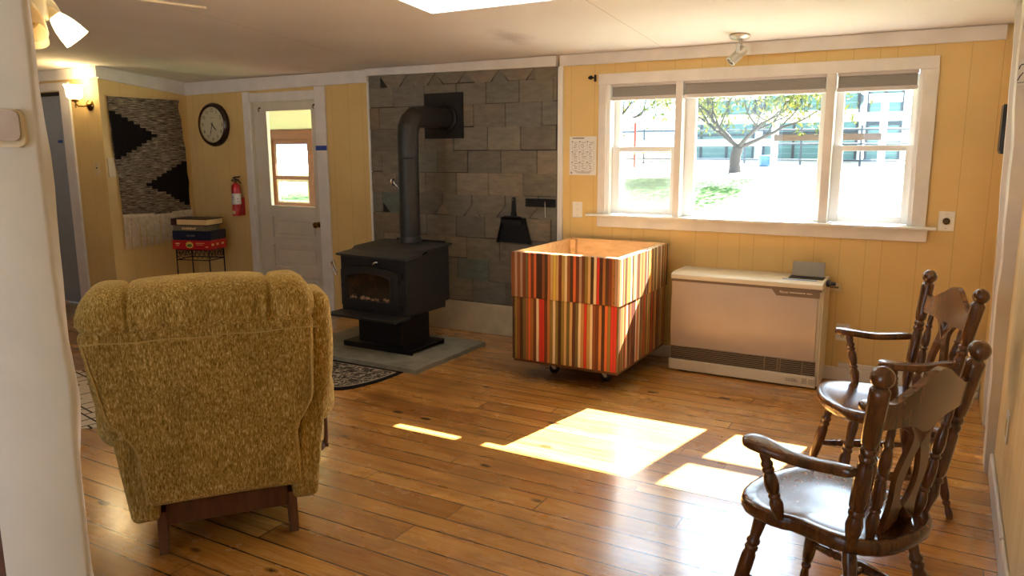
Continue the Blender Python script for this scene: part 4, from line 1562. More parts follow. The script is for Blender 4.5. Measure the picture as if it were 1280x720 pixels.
        m.render_levels = 2
        MB().turned((sx * .231, .035, HS - .012), (sx * .288, .066, .678), ARMP, 16).build('arm_post', wood, t, smooth=0.9)
    # splayed legs
    fl = {}
    for sx in (-1, 1):
        for nm, top, ft in (('f', (.150, .150), (.200, .238)), ('r', (.145, -.140), (.222, -.238))):
            b = MB().turned((sx * ft[0], ft[1], 0.001), (sx * top[0], top[1], HS - .03), LEG, 18)
            b.build('leg', wood, t, smooth=0.9)
            fl[(sx, nm)] = (Vector((sx * ft[0], ft[1], 0)), Vector((sx * top[0], top[1], HS - .03)))

    def at(k, z):
        a, b = fl[k]
        return a + (b - a) * (z / b.z)
    mids = []
    for sx in (-1, 1):
        a_, b_ = at((sx, 'f'), .165), at((sx, 'r'), .165)
        MB().turned(a_, b_, STRETCH, 12, 1.25).build('stretcher', wood, t, smooth=0.9)
        mids.append((a_ + b_) / 2)
    MB().turned(mids[0], mids[1], STRETCH, 12, 1.15).build('stretcher', wood, t, smooth=0.9)
    return t


# ------------------------------------------------------------------ RUGS
def build_rugs():
    # half-round hearth rug
    x0, x1, y0, y1 = -4.42, -3.256, 3.60, 4.140

    def outline(ins):
        r = .30
        a, b, c, d = x0 + ins, x1 - ins, y0 + ins, y1 - ins
        rx = .17
        ry = .42
        p = [(a, d), (a, c + ry)]
        for k in range(1, 13):
            th = PI + PI / 2 * k / 12
            p.append((a + rx + rx * math.cos(th), c + ry + ry * math.sin(th)))
        for k in range(0, 13):
            th = 1.5 * PI + PI / 2 * k / 12
            p.append((b - rx + rx * math.cos(th), c + ry + ry * math.sin(th)))
        p.append((b, d))
        return p
    t = thing('hearth_rug', 'black rug with beige scrollwork in front of the stone slab', 'rug', ((x0 + x1) / 2, (y0 + y1) / 2, 0))
    X = Matrix.Translation((-(x0 + x1) / 2, -(y0 + y1) / 2, 0))
    MB().prism(outline(0), 0.0005, .008, X).build('border', 'rug_border', t)
    MB().prism(outline(.035), .0081, .0092, X).build('border_line', 'rug_line', t)
    MB().prism(outline(.045), .0093, .0102, X).build('field', 'rug_floral', t)
    # cream rug with dark lines
    t = MB().box(-.70, .70, -.60, .60, 0.0005, .009, 0.002).build('area_rug', 'rug_cream', None, loc=(-4.90, 2.60, 0), rot=(0, 0, math.radians(34)))
    tag(t, 'cream rug with thin dark geometric lines left of the recliner', 'rug')


build_stove()
build_crate()
build_heater()
build_recliner()
build_chair('dark turned wood armchair nearest the camera, sunlit seat, back to the viewer', (-.229, 2.456, 0), math.radians(62.7), 'turned wood armchairs by the right wall')
build_chair('dark turned wood armchair farther back, between the near armchair and the heater', (-.192, 3.647, 0), math.radians(113.0), 'turned wood armchairs by the right wall')
build_rugs()


# ------------------------------------------------------------------ THINGS ON THE WALLS
def build_wall_things():
    FX = Matrix(((1, 0, 0, 0), (0, 0, -1, 0), (0, 1, 0, 0), (0, 0, 0, 1)))   # (x, z, out)
    # wall clock
    t = thing('wall_clock', 'round wall clock with thick dark rim and cream dial', 'clock', (-6.60, BY - .0005, 1.815))
    r = MB()
    r.lathe([(.205, 0), (.218, .012), (.220, .03), (.212, .05), (.196, .062), (.184, .060), (.180, .048)], FX, 48, cap=False)
    r.build('rim', 'clock_rim', t, smooth=0.6)
    MB().lathe([(.184, .046), (.187, .054), (.183, .058), (.177, .050)], FX, 48, cap=False).build('bezel', 'brass', t, smooth=True)
    MB().lathe([(.206, 0.0), (.206, .004), (.18, .044), (.18, .047)], FX, 48).build('dial', 'clock_face', t, smooth=0.4)
    for k in range(1, 13):
        a = PI / 2 - k * PI / 6
        text_mesh(str(k), .050, 'numeral', 'dark_print', t, (.142 * math.cos(a), -.0478, .142 * math.sin(a)), (PI / 2, 0, 0))
    tk = MB()
    for k in range(60):
        a = k * PI / 30
        tk.box(.166, .173, -.0012, .0012, .0472, .0478, 0, FX @ Matrix.Rotation(a, 4, 'Z'))
    tk.build('minute_track', 'dark_print', t)
    MB().box(-.025, .025, .066, .070, .0472, .0478, 0, FX).build('dial_mark', 'grey_print', t)
    ha = PI / 2 - (4 + 33 / 60) * PI / 6
    ma = PI / 2 - 33 * PI / 30
    MB().prism([(-.02, -.005), (.06, -.0075), (.088, 0), (.06, .0075), (-.02, .005)], .0495, .0505, FX @ Matrix.Rotation(ha, 4, 'Z')).build('hour_hand', 'dark_print', t)
    MB().prism([(-.03, -.004), (.08, -.005), (.138, 0), (.08, .005), (-.03, .004)], .0515, .0525, FX @ Matrix.Rotation(ma, 4, 'Z')).build('minute_hand', 'dark_print', t)
    MB().lathe([(.009, .0475), (.009, .054)], FX, 14).build('hub', 'dark_print', t)

    # fire extinguisher on its wall bracket
    t = thing('fire_extinguisher', 'small red fire extinguisher hung left of the panelled door', 'fire extinguisher', (-6.285, BY - .0751, .905))
    b = MB()
    b.lathe([(.038, 0.012), (.044, .02), (.0455, .03), (.0455, .27), (.043, .295), (.032, .315), (.02, .323), (.018, .33)], None, 24)
    b.build('cylinder', 'red', t, smooth=0.6)
    MB().lathe([(.0458, .115), (.0462, .116), (.0462, .222), (.0458, .223)], None, 24, cap=False).build('label_band', 'paper', t, smooth=0.6)
    m = MB()
    rnd = random.Random(8)
    for k in range(34):
        a = rnd.uniform(-2.7, -.2)
        z = rnd.uniform(.12, .215)
        m.box(.0461, .0467, -.004, .004, z - .003, z + .003, 0, Matrix.Rotation(a, 4, 'Z'))
    m.build('label_print', 'dark_print', t)
    v = MB()
    v.lathe([(.016, .33), (.018, .34), (.015, .36), (.012, .375)], None, 14)
    v.tube([(-.018, 0, .355), (-.04, -.005, .352)], .012, 10)
    v.build('valve', 'bronze', t, smooth=0.7)
    l = MB()
    l.tube([(-.035, 0, .375), (0, 0, .385), (.045, 0, .386), (.075, -.002, .392)], [.007, .008, .007, .005], 8)
    l.tube([(.0, 0, .365), (.045, 0, .355), (.08, -.002, .325)], [.008, .007, .005], 8)
    l.build('lever_handle', 'black_iron', t, smooth=True)
    g = MB().lathe([(.013, 0), (.013, .006)], Matrix.Translation((0, -.016, .352)) @ Matrix.Rotation(PI / 2, 4, 'X'), 14)
    g.build('gauge', 'chrome', t)
    k = MB()
    k.lathe([(.0475, .0), (.0495, .004), (.0495, .072), (.0475, .076), (.044, .076)], None, 24, cap=False)
    k.box(-.035, .035, .044, .0756, .0, .18, 0.003)
    k.box(-.062, -.044, -.012, .012, .05, .072, 0.003)
    k.build('bracket', 'red', t, smooth=0.6)
    MB().box(-.014, .03, -.0515, -.049, .018, .05, 0.001).build('bracket_tag', 'plate_almond', t)

    # poster with nine panels
    t = thing('wall_poster', 'white printed notice with nine boxes beside the window', 'poster', (-2.481, BY - .0005, 1.502))
    MB().box(-.113, .113, -.0018, 0, -.146, .146).build('sheet', 'paper', t)
    p = MB()
    rnd = random.Random(11)
    p.box(-.088, .012, -.0024, -.0018, .129, .137)
    for r_ in range(3):
        for c_ in range(3):
            cx, cz = -.062 + c_ * .064, .078 - r_ * .078
            w, h = .028, .031
            for (x0, x1, z0, z1) in ((-w, w, h - .0012, h), (-w, w, -h, -h + .0012), (-w, -w + .0012, -h, h), (w - .0012, w, -h, h)):
                p.box(cx + x0, cx + x1, -.0024, -.0018, cz + z0, cz + z1)
            p.box(cx - w - .003, cx - w + .006, -.0026, -.0018, cz + h - .006, cz + h + .003)
            for q in range(4):
                x0 = cx - w + .008 + rnd.uniform(0, .01)
                z = cz + h - .012 - q * .012
                p.box(x0, min(cx + w - .004, x0 + rnd.uniform(.018, .036)), -.0024, -.0018, z - .0016, z + .0016)
            p.box(cx - .012, cx + .012, -.0024, -.0018, cz - h - .008, cz - h - .0055)
    p.box(-.06, .07, -.0024, -.0018, -.124, -.121)
    p.box(-.05, .06, -.0024, -.0018, -.131, -.128)
    p.box(-.1, -.09, -.0024, -.0018, -.136, -.122)
    p.build('printing', 'grey_print', t)

    def plate(name, label, cat, cx, cz, w, h, y=BY - .0005, mat='plate', group=None):
        t = thing(name, label, cat, (cx, y, cz), 0, group)
        MB().box(-w / 2, w / 2, -.006, 0, -h / 2, h / 2, 0.0025).build('cover_plate', mat, t)
        for s in (-1, 1):
            MB().lathe([(.0035, 0), (.003, .0015)], Matrix.Translation((0, -.006, s * h * .36)) @ Matrix.Rotation(PI / 2, 4, 'X'), 10).build('screw', 'nickel', t)
        return t
    t = plate('light_switch', 'white toggle light switch below the printed notice', 'light switch', -2.521, 1.088, .084, .122)
    MB().box(-.006, .006, -.014, -.006, -.006, .010, 0.002).build('toggle', 'plate', t)
    t = plate('dimmer_switch', 'white wall plate with a round metal dimmer knob right of the window', 'dimmer switch', -.008, 1.102, .088, .122)
    MB().lathe([(.021, .006), (.021, .009), (.015, .011), (.015, .024), (.012, .027)], Matrix.Rotation(PI / 2, 4, 'X'), 20).build('dimmer_knob', 'bronze', t, smooth=0.6)
    t = plate('power_outlet', 'white power outlet low on the wall behind the far armchair', 'outlet', -.552, .333, .082, .115)
    for s in (-1, 1):
        o = MB().lathe([(.016, .006), (.015, .008)], Matrix.Translation((0, 0, s * .022)) @ Matrix.Rotation(PI / 2, 4, 'X'), 16).build('socket', 'plate_almond', t)
        sl = MB()
        sl.box(-.008, -.005, -.0085, -.0078, s * .022 - .004, s * .022 + .006)
        sl.box(.005, .008, -.0085, -.0078, s * .022 - .004, s * .022 + .006)
        sl.build('slots', 'dark_print', o)
    t = plate('light_switch', 'almond light switch under the lit sconce', 'light switch', -7.16, 1.392, .07, .118, 4.4895, 'plate_almond')
    MB().box(-.006, .006, -.014, -.006, -.004, .012, 0.002).build('toggle', 'dark_print', t)
    o = MB().box(0, .012, -.04, .04, -.09, .09, 0.003).build('thermostat_cover', 'plate_almond', None, loc=(LX + .0005, 4.548, 1.40))
    tag(o, 'pale cover half hidden by left edge of the woven hanging', 'wall box')
    # right wall outlet plate
    t = thing('outlet_plate', 'cover plate seen edge on low on the near right wall', 'outlet', (RX - .0005, 3.60, .42))
    MB().box(-.007, 0, -.042, .042, -.062, .062, 0.0025).build('cover_plate', 'plate', t)
    MB().box(-.010, -.0071, -.016, .016, -.035, .035, 0.001).build('socket', 'plate_almond', t)
    # white surface raceway above the baseboard
    o = MB().box(-.566, .06, -.018, 0, .0, .033, 0.004).build('cable_raceway', 'trim_cool', None, loc=(0, BY - .0005, .092))
    tag(o, 'thin white cable trunking above the baseboard behind the armchairs', 'cable trunking')
    c = MB()
    pts = [(.205 + .028 * math.cos(a) * (1 - a * .02), BY - .030 - .012 * math.sin(a * .5), .085 + .022 * math.sin(a)) for a in [k * .45 for k in range(30)]]
    c.tube([(.14, BY - .024, .062)] + pts + [(.25, BY - .03, .05)], .0035, 7)
    tag(c.build('coiled_cable', 'dark_print', None, smooth=True), 'thin dark cable coiled at the baseboard in the right corner', 'cable')
    # small wooden plate near the heater
    t = thing('wall_label', 'small yellow painted strip on the wall right of the heater', 'label', (-.626, BY - .0005, .637))
    MB().box(-.045, .045, -.012, 0, -.026, .026, 0.002).build('strip', 'plate_almond', t)
    m = MB()
    rnd = random.Random(4)
    x = -.034
    while x < .032:
        w = rnd.uniform(.004, .010)
        m.box(x, x + w, -.0128, -.012, -.008, .004)
        x += w + .002
    m.build('faded_print', 'bronze', t)
    # curtain bracket
    t = thing('curtain_bracket', 'tiny dark curtain bracket at top left corner of the window', 'bracket', (-2.385, BY - .0005, 2.075))
    b = MB()
    b.box(-.008, .008, -.01, 0, -.025, .025, 0.002)
    b.tube([(0, -.008, 0), (0, -.05, .002)], .006, 8)
    b.build('bracket_arm', 'black_iron', t)
    MB().lathe([(.004, 0), (.014, .01), (.016, .02), (.010, .034), (.003, .04)], Matrix.Translation((0, -.045, .002)) @ Matrix.Rotation(-PI / 2, 4, 'Y'), 12).build('finial', 'black_iron', t, smooth=True)
    # dustpan hanging on the slate
    ys = BY - .034
    t = thing('dustpan', 'black metal dustpan hanging on the slate wall', 'dustpan', (-3.065, ys, .80))
    b = MB()
    b.prism([(-.156, 0), (.156, 0), (.10, .205), (-.10, .205)], 0, .006, FX)
    b.build('pan', 'black_plastic', t)
    w = MB()
    for pts in ([(-.156, .0), (-.148, .0), (-.096, .20), (-.104, .205)], [(.148, 0), (.156, 0), (.104, .205), (.096, .20)]):
        w.prism(pts, .006, .042, FX)
    w.prism([(-.104, .195), (.104, .195), (.10, .207), (-.10, .207)], .006, .050, FX)
    w.prism([(-.10, .205), (-.07, .222), (.07, .222), (.10, .205), (.09, .15), (-.09, .15)], .040, .050, FX)
    w.build('pan_rim', 'black_plastic', t)
    h = MB()
    h.prism([(-.045, .20), (-.022, .225), (-.014, .26), (-.014, .365), (-.010, .373), (.010, .373), (.014, .365), (.014, .26), (.022, .225), (.045, .20)], .008, .028, FX, bev=0.003)
    h.build('handle', 'black_plastic', t)
    MB().lathe([(.005, .0), (.005, .035), (.003, .037)], FX @ Matrix.Translation((0, .352, 0)), 10).build('hanging_nail', 'chrome', t)
    # black magnetic rail
    t = thing('tool_rail', 'black bar with a thin white pull cord on the slate wall beside the window wall', 'rail', (-2.824, ys, 1.133))
    MB().box(-.130, .130, -.022, .004, -.032, .032, 0.004).build('rail_bar', 'black_iron', t)
    e = MB()
    for z in (-.022, 0, .022):
        e.lathe([(.006, 0), (.006, .008)], Matrix.Translation((-.130, -.01, z)) @ Matrix.Rotation(-PI / 2, 4, 'Y'), 8)
    e.build('end_studs', 'black_iron', t)
    MB().tube([(.048, -.026, .01), (.0485, -.027, -.05), (.050, -.024, -.115)], .002, 6).build('pull_cord', 'paper', t)
    MB().lathe([(.005, 0), (.004, .006)], Matrix.Translation((.048, -.022, .012)) @ Matrix.Rotation(PI / 2, 4, 'X'), 8).build('cord_screw', 'chrome', t)
    # black box on the far right wall
    o = MB().box(-.042, 0, -.13, .13, -.135, .135, 0.004)
    o.box(-.048, -.042, -.12, .12, -.12, .135, 0.002)
    tag(o.build('wall_speaker', 'black_plastic', None, loc=(.2615, 5.19, 1.65)), 'flat black box on the right wall near the far corner', 'speaker')
    # card with black strokes at the right edge
    t = thing('wall_card', 'white card with black pen strokes at the right edge of the picture', 'card', (.262, 4.118, 1.875))
    MB().box(-.05, .05, -.001, .0005, -.055, .055).build('card', 'paper', t)
    k = MB()
    k.tube([(-.047, -.0025, .012), (-.044, -.0025, .026), (-.038, -.0025, .033), (-.020, -.0025, .034)], .0022, 6)
    k.tube([(-.049, -.0025, -.036), (-.040, -.0025, -.016), (-.030, -.0025, -.002)], .0022, 6)
    k.tube([(-.049, -.0025, -.045), (-.02, -.0025, -.043)], .0014, 6)
    k.build('pen_strokes', 'dark_print', t)
    # tape
    o = MB().box(-.069, .069, -.0012, 0, -.022, .022).build('masking_tape', 'blue', None, loc=(-5.147, BY - .0245, 1.574))
    tag(o, 'strip of blue tape across the casing right of the panelled door', 'tape')
    o = MB().box(-.04, .04, -.0012, 0, -.014, .014).build('masking_tape', 'blue', None, loc=(-7.80, 4.5295, 1.651))
    tag(o, 'short strip of blue tape on the dull grey door', 'tape')

    # tapestry on the left wall (faces +x)
    t = thing('wall_hanging', 'fringed marled wool hanging with two black stepped shapes', 'tapestry', (LX + .0005, 4.97, 0))

    def Y(y):
        return y - 4.97
    MB().tube([(.02, Y(4.525), 2.074), (.02, Y(5.37), 2.076)], .007, 10).build('hanging_rod', 'pages', t)
    w = MB()

    def edgeL(z):
        return 4.553 + .055 * (2.07 - z) / 1.145 + .010 * wobble(z * 1.2, 1)

    def edgeR(z):
        k = max(0, min(1, (2.07 - z) / 1.145))
        return 5.345 + .045 * k + .012 * wobble(z * 1.6, 2) - (.02 * math.exp(-((z - 1.97) / .06) ** 2))

    def wf(off):
        def f(u, v):
            z = 2.072 - 1.15 * v
            a, b_ = edgeL(z), edgeR(z)
            return (off + .006 * math.sin(u * 9 + v * 3) * v, Y(a + (b_ - a) * u), z)
        return f
    w.grid(wf(.022), 24, 36)
    w.grid(wf(.012), 24, 36)
    w.build('weaving', 'weave', t, smooth=True)

    def stepped(left):
        n = 8
        mb = MB()
        if left:
            zt, zb, zm, y0, tip = 1.935, 1.475, 1.705, 4.553, 5.03
        else:
            zt, zb, zm, y0, tip = 1.448, .995, 1.222, 5.385, 4.895
        hh = (zt - zb) / (2 * n - 1)
        for k in range(2 * n - 1):
            z0 = zb + k * hh
            r = 1 - abs(k - (n - 1)) / n
            zc = z0 + hh / 2
            y_ = edgeL(zc) + .003 if left else edgeR(zc) - .003
            yt = y_ + (tip - y0) * r
            a, b_ = sorted((y_, yt))
            v = (2.072 - zc) / 1.15
            u = ((a + b_) / 2 - edgeL(zc)) / (edgeR(zc) - edgeL(zc))
            o = .006 * math.sin(u * 9 + v * 3) * v
            mb.box(.018 + o, .0275 + o, Y(a), Y(b_), z0, z0 + hh)
        return mb
    stepped(True).build('stepped_motif', 'weave_black', t)
    stepped(False).build('stepped_motif', 'weave_black', t)
    hd = MB().grid(lambda u, v: (.026 + .004 * math.sin(u * 8), Y(4.605 + .79 * u), .945 - .03 * v - .012 * math.sin(PI * u)), 20, 2)
    hd.grid(lambda u, v: (.018 + .004 * math.sin(u * 8), Y(4.605 + .79 * u), .945 - .03 * v - .012 * math.sin(PI * u)), 20, 2)
    hd.build('fringe_band', 'fringe', t)
    f = MB()
    rnd = random.Random(6)
    for k in range(96):
        u = (k + rnd.random() * .8) / 96
        y = 4.607 + .786 * u
        L = (.315 - .06 * u) * rnd.uniform(.93, 1.05)
        x = .022 + .008 * math.sin(u * 8) + rnd.uniform(-.005, .006)
        s = rnd.uniform(-.012, .012)
        z = .918 - .012 * math.sin(PI * u)
        f.tube([(x, Y(y), z), (x + .003, Y(y + s * .5), z - L * .5), (x - .002, Y(y + s), z - L)], [.0046, .0044, .0030], 5)
    tag(f.build('fringe', 'fringe', t), kind='stuff')


# ------------------------------------------------------------------ PLANT STAND AND GAMES
def build_games():
    cx, cy, rz = -6.60, 5.14, math.radians(17)
    t = thing('wire_stand', 'black wire plant stand in the corner under a stack of boxes', 'stand', (cx, cy, 0), rz)
    W, D, Zt = .185, .125, .572
    for sx in (-1, 1):
        for sy in (-1, 1):
            MB().tube([(sx * (W + .01), sy * (D + .01), .002), (sx * W, sy * D, .3), (sx * W, sy * D, Zt)], .006, 8).build('leg', 'black_iron', t, smooth=True)
    r = MB()
    for z in (Zt, Zt - .10):
        r.tube([(-W, -D, z), (W, -D, z), (W, D, z), (-W, D, z)], .005, 8, closed=True)
    for k in range(8):
        x = -W + 2 * W * (k + .5) / 8
        r.tube([(x, -D, Zt), (x, D, Zt)], .003, 6)
    r.build('top_frame', 'black_iron', t, smooth=True)
    s = MB()
    for k in range(7):
        x = -W + 2 * W * (k + .5) / 7
        for y in (-D, D):
            s.tube([(x + .026 * math.cos(a) * (1 - a / 14), y, Zt - .05 + .042 * math.sin(a) * (1 - a / 14)) for a in [q * .55 for q in range(16)]], .003, 5)
    for k in range(5):
        y = -D + 2 * D * (k + .5) / 5
        for x in (-W, W):
            s.tube([(x, y + .026 * math.cos(a) * (1 - a / 14), Zt - .05 + .042 * math.sin(a) * (1 - a / 14)) for a in [q * .55 for q in range(16)]], .003, 5)
    s.build('scrollwork', 'black_iron', t, smooth=True)
    z = Zt + .0062
    g = 'boxes stacked on the wire stand'
    a = rz

    def boxgame(name, label, cat, w, d, h, mat, dx=0, dy=0, da=0):
        nonlocal z
        c, s_ = math.cos(a), math.sin(a)
        o = thing(name, label, cat, (cx + dx * c - dy * s_, cy + dx * s_ + dy * c, z), a + da, g)
        MB().box(-w / 2, w / 2, -d / 2, d / 2, 0, h * .45, 0.001).build('box_base', mat, o)
        MB().box(-w / 2 - .002, w / 2 + .002, -d / 2 - .002, d / 2 + .002, h * .12, h, 0.0015).build('box_lid', mat, o)
        z += h + .0008
        return o
    o = boxgame('game_box', 'red game box with round yellow emblem, lowest of the stack', 'game box', .43, .27, .094, 'game_red')
    y = -.1378
    e = MB().lathe([(.034, 0), (.034, .001)], Matrix.Translation((-.02, y, .048)) @ Matrix.Rotation(PI / 2, 4, 'X') @ Matrix.Diagonal((1.25, .95, 1, 1)), 22)
    em = e.build('emblem', 'yellow_print', o)
    MB().lathe([(.022, .0011), (.022, .002)], Matrix.Translation((-.02, y, .042)) @ Matrix.Rotation(PI / 2, 4, 'X') @ Matrix.Diagonal((1.35, .7, 1, 1)), 18).build('emblem_center', 'green_print', em)
    m = MB()
    for (x0, x1, zz, h) in ((.05, .15, .066, .006), (.06, .13, .05, .004), (-.18, -.13, .06, .012), (-.17, -.14, .04, .006), (.16, .19, .03, .01)):
        m.box(x0, x1, y - .001, y, zz - h / 2, zz + h / 2)
    for yy in (-.1, -.02, .07):
        m.box(.2171, .2180, yy - .02, yy + .02, .04, .062)
    m.build('printing', 'pages', o)
    o = boxgame('game_box', 'dark navy game box directly on the red one', 'game box', .42, .27, .092, 'game_navy', .004, .002, .02)
    for k, x in enumerate((-.055, -.038, -.02, -.002, .012, .026)):
        MB().box(x, x + .011, y - .001, y, .038, .052 + .004 * (k % 2)).build('printed_letter', 'grey_print', o)
    o = boxgame('game_box', 'narrow grey game box between the navy box and the top one', 'game box', .36, .24, .052, 'game_grey', -.02, -.005, -.02)
    m = MB()
    for k, x in enumerate((-.075, -.05, -.026, -.004, .018, .042, .064)):
        m.box(x, x + .016, -.1235, -.122, .014, .036 - .004 * (k % 2))
    m.build('printing', 'pages', o)
    c, s_ = math.cos(a), math.sin(a)
    o = thing('game_box', 'dark brown box with bright cream side on top of the stack', 'game box', (cx - .005 * c, cy - .005 * s_, z), a - .03, g)
    b = MB()
    b.box(-.215, .205, -.13, .13, .0, .008, 0.001)
    b.box(-.215, .205, -.13, .13, .060, .068, 0.001)
    b.box(-.215, -.15, -.13, .13, .008, .060)
    b.build('cover', 'game_brown', o)
    MB().box(-.15, .198, -.126, .126, .0081, .0599).build('tray', 'pages', o)


# ------------------------------------------------------------------ LAMPS
def build_lamps():
    # wall sconce
    YS = 4.49
    t = thing('wall_sconce', 'lit wall sconce with frosted bell shade and brass arm', 'wall lamp', (-7.175, YS - .0005, 1.985))
    FXl = Matrix(((1, 0, 0, 0), (0, 0, -1, 0), (0, 1, 0, 0), (0, 0, 0, 1)))
    MB().lathe([(.052, 0), (.054, .006), (.048, .014), (.03, .02), (.02, .03), (.008, .034)], FXl, 24).build('backplate', 'brass', t, smooth=0.7)
    a = MB()
    a.tube([(0, -.02, 0), (-.005, -.06, -.012), (-.03, -.10, -.012), (-.042, -.115, .01), (-.044, -.118, .03)], .008, 10)
    a.lathe([(.010, 0), (.026, .006), (.030, .02), (.031, .034), (.024, .036)], Matrix.Translation((-.044, -.118, .022)), 18)
    a.lathe([(.003, -.03), (.007, -.022), (.004, -.012), (.009, 0)], Matrix.Translation((-.044, -.118, .0)), 10)
    a.build('arm', 'brass', t, smooth=0.8)
    s = MB()
    pr = [(.026, .05), (.050, .056), (.068, .075), (.072, .105), (.073, .145), (.082, .172), (.090, .180)]
    s.lathe(pr, Matrix.Translation((-.044, -.118, 0)), 28, cap=False)
    s.lathe([(r - .004, z) for r, z in pr], Matrix.Translation((-.044, -.118, 0)), 28, cap=False)
    s.build('glass_shade', 'sconce_lit', t, smooth=True)
    MB().lathe([(.008, .05), (.012, .07), (.022, .10), (.020, .125), (.006, .138)], Matrix.Translation((-.044, -.118, 0)), 14).build('bulb', 'bulb', t, smooth=True)
    lamp('sconce_light', (-7.219, YS - .118, 2.20), 3.5, (1.0, .72, .36), .05)

    # ceiling fan
    hx, hy = -3.106, 1.745
    cz = ceil_z(hy)
    t = thing('ceiling_fan', 'cream ceiling fan with a lit bell shade at the top left', 'ceiling fan', (hx, hy, cz))
    b = MB()
    b.lathe([(.075, -.001), (.075, -.02), (.06, -.05), (.02, -.062)], Matrix.Rotation(-math.atan(SLOPE) * 0, 4, 'X'), 28)
    b.lathe([(.014, -.05), (.014, -.26)], None, 14)
    b.build('downrod', 'fan_white', t, smooth=0.6)
    m = MB()
    z0 = 2.175 - cz
    m.lathe([(.045, z0 - .015), (.10, z0 - .005), (.125, z0 + .02), (.13, z0 + .06), (.11, z0 + .105), (.05, z0 + .13), (.02, z0 + .135)], None, 32)
    m.build('motor', 'fan_white', t, smooth=0.7)
    for k in range(5):
        az = math.radians(74 + 72 * k)
        R = Matrix.Rotation(az, 4, 'Z')
        bl = MB()
        pts = [(.19, -.055), (.30, -.066), (.58, -.072), (.645, -.062), (.67, -.03), (.67, .03), (.645, .062), (.58, .072), (.30, .066), (.19, .055)]
        bl.prism(pts, -.004, .004, R @ Matrix.Translation((0, 0, 2.172 - cz)) @ Matrix.Rotation(math.radians(10), 4, 'X'), bev=0.0015)
        o = bl.build('fan_blade', 'fan_white', t)
        ir = MB()
        ir.prism([(.10, -.02), (.16, -.012), (.25, -.035), (.27, 0), (.25, .035), (.16, .012), (.10, .02)], -.009, -.0045, R @ Matrix.Translation((0, 0, 2.172 - cz)) @ Matrix.Rotation(math.radians(10), 4, 'X'))
        ir.build('blade_iron', 'fan_white', o)
    f = MB()
    f.lathe([(.03, -.155), (.055, -.145), (.062, -.11), (.058, -.08), (.05, -.02)], Matrix.Translation((0, 0, 2.195 - cz)), 26)
    f.build('light_fitter', 'fan_white', t, smooth=0.7)
    for az, lit in ((60, True), (-30, False), (150, False), (240, False)):
        a = math.radians(az)
        R = Matrix.Translation((.062 * math.cos(a), .062 * math.sin(a), 2.085 - cz)) @ Matrix.Rotation(a, 4, 'Z') @ Matrix.Rotation(math.radians(180 - 40), 4, 'Y') @ Matrix.Scale(.80, 4)
        nk = MB()
        nk.lathe([(.016, -.02), (.024, 0), (.028, .02), (.029, .036)], R, 18)
        nk.build('shade_holder', 'fan_white', t, smooth=0.7)
        sh = MB()
        pr = [(.030, .03), (.040, .05), (.052, .085), (.060, .125), (.064, .165)]
        sh.lathe(pr, R, 28, cap=False)
        sh.lathe([(r - .004, z) for r, z in pr], R, 28, cap=False)
        so = sh.build('lamp_shade', 'glass_lit' if lit else 'glass_unlit', t, smooth=True)
        if lit:
            tag(so, 'lit bell shade')
        MB().lathe([(.010, .036), (.014, .05), (.026, .085), (.026, .105), (.015, .125), (.004, .13)], R, 16).build('bulb', 'bulb' if lit else 'glass_unlit', so, smooth=True)
    for (dx, dy, L) in ((.0, -.03, .17), (-.03, .0, .21)):
        c = MB()
        c.tube([(dx, dy, 2.06 - cz), (dx, dy, 2.06 - cz - L)], .0015, 6)
        c.lathe([(.002, 0), (.007, .006), (.008, .012), (.005, .02), (.002, .024)], Matrix.Translation((dx, dy, 2.06 - cz - L - .022)), 10)
        c.build('pull_chain', 'nickel', t, smooth=True)
    a = math.radians(60)
    lamp('fan_light', (hx + .25 * math.cos(a), hy + .25 * math.sin(a), 1.92), 10.0, (1.0, .76, .42), .06)

    # flat light panel
    px, py = -2.215, 3.67
    T = Matrix.Rotation(-math.atan(SLOPE), 4, 'X')
    t = thing('ceiling_light', 'bright flat light panel on the ceiling, cut by the top edge of the picture', 'ceiling light', (px, py, ceil_z(py)))
    f = MB()
    for (x0, x1, y0, y1) in ((-.61, .61, -.305, -.290), (-.61, .61, .290, .305), (-.61, -.595, -.29, .29), (.595, .61, -.29, .29)):
        f.box(x0, x1, y0, y1, -.022, -.0005, 0, T)
    f.build('frame', 'trim_cool', t)
    MB().box(-.595, .595, -.29, .29, -.018, -.001, 0, T).build('diffuser', 'panel_lit', t)

    # spot on the ceiling by the window
    sx, sy = -1.27, 5.21
    t = thing('spot_light', 'small nickel spot light on the ceiling above the window', 'spot light', (sx, sy, ceil_z(sy) - .0005))
    T = Matrix.Rotation(-math.atan(SLOPE), 4, 'X')
    MB().lathe([(.066, 0), (.068, -.010), (.058, -.022), (.030, -.032), (.010, -.036)], T, 28).build('canopy', 'nickel', t, smooth=0.6)
    y = MB()
    y.lathe([(.008, -.03), (.008, -.055)], None, 12)
    for s in (-1, 1):
        y.box(-.012, .012, s * .036 - .002, s * .036 + .002, -.125, -.05, 0.001)
    y.box(-.012, .012, -.038, .038, -.056, -.051, 0.001)
    y.build('yoke', 'nickel', t)
    d = Vector((-.55, -.45, -.62)).normalized()
    c0 = Vector((.0, 0, -.115))
    X = Matrix.Translation(c0 - d * .045) @ d.to_track_quat('Z', 'Y').to_matrix().to_4x4()
    h = MB()
    h.lathe([(.014, -.012), (.029, 0), (.032, .01), (.032, .115), (.0335, .118), (.0335, .126), (.028, .126), (.026, .108)], X, 24, cap=False)
    h.lathe([(.014, -.0125), (.002, -.0135)], X, 24)
    ho = h.build('lamp_head', 'nickel', t, smooth=0.6)
    MB().lathe([(.027, .108), (.027, .112), (.012, .118)], X, 24).build('lens', 'lens', ho, smooth=0.6)


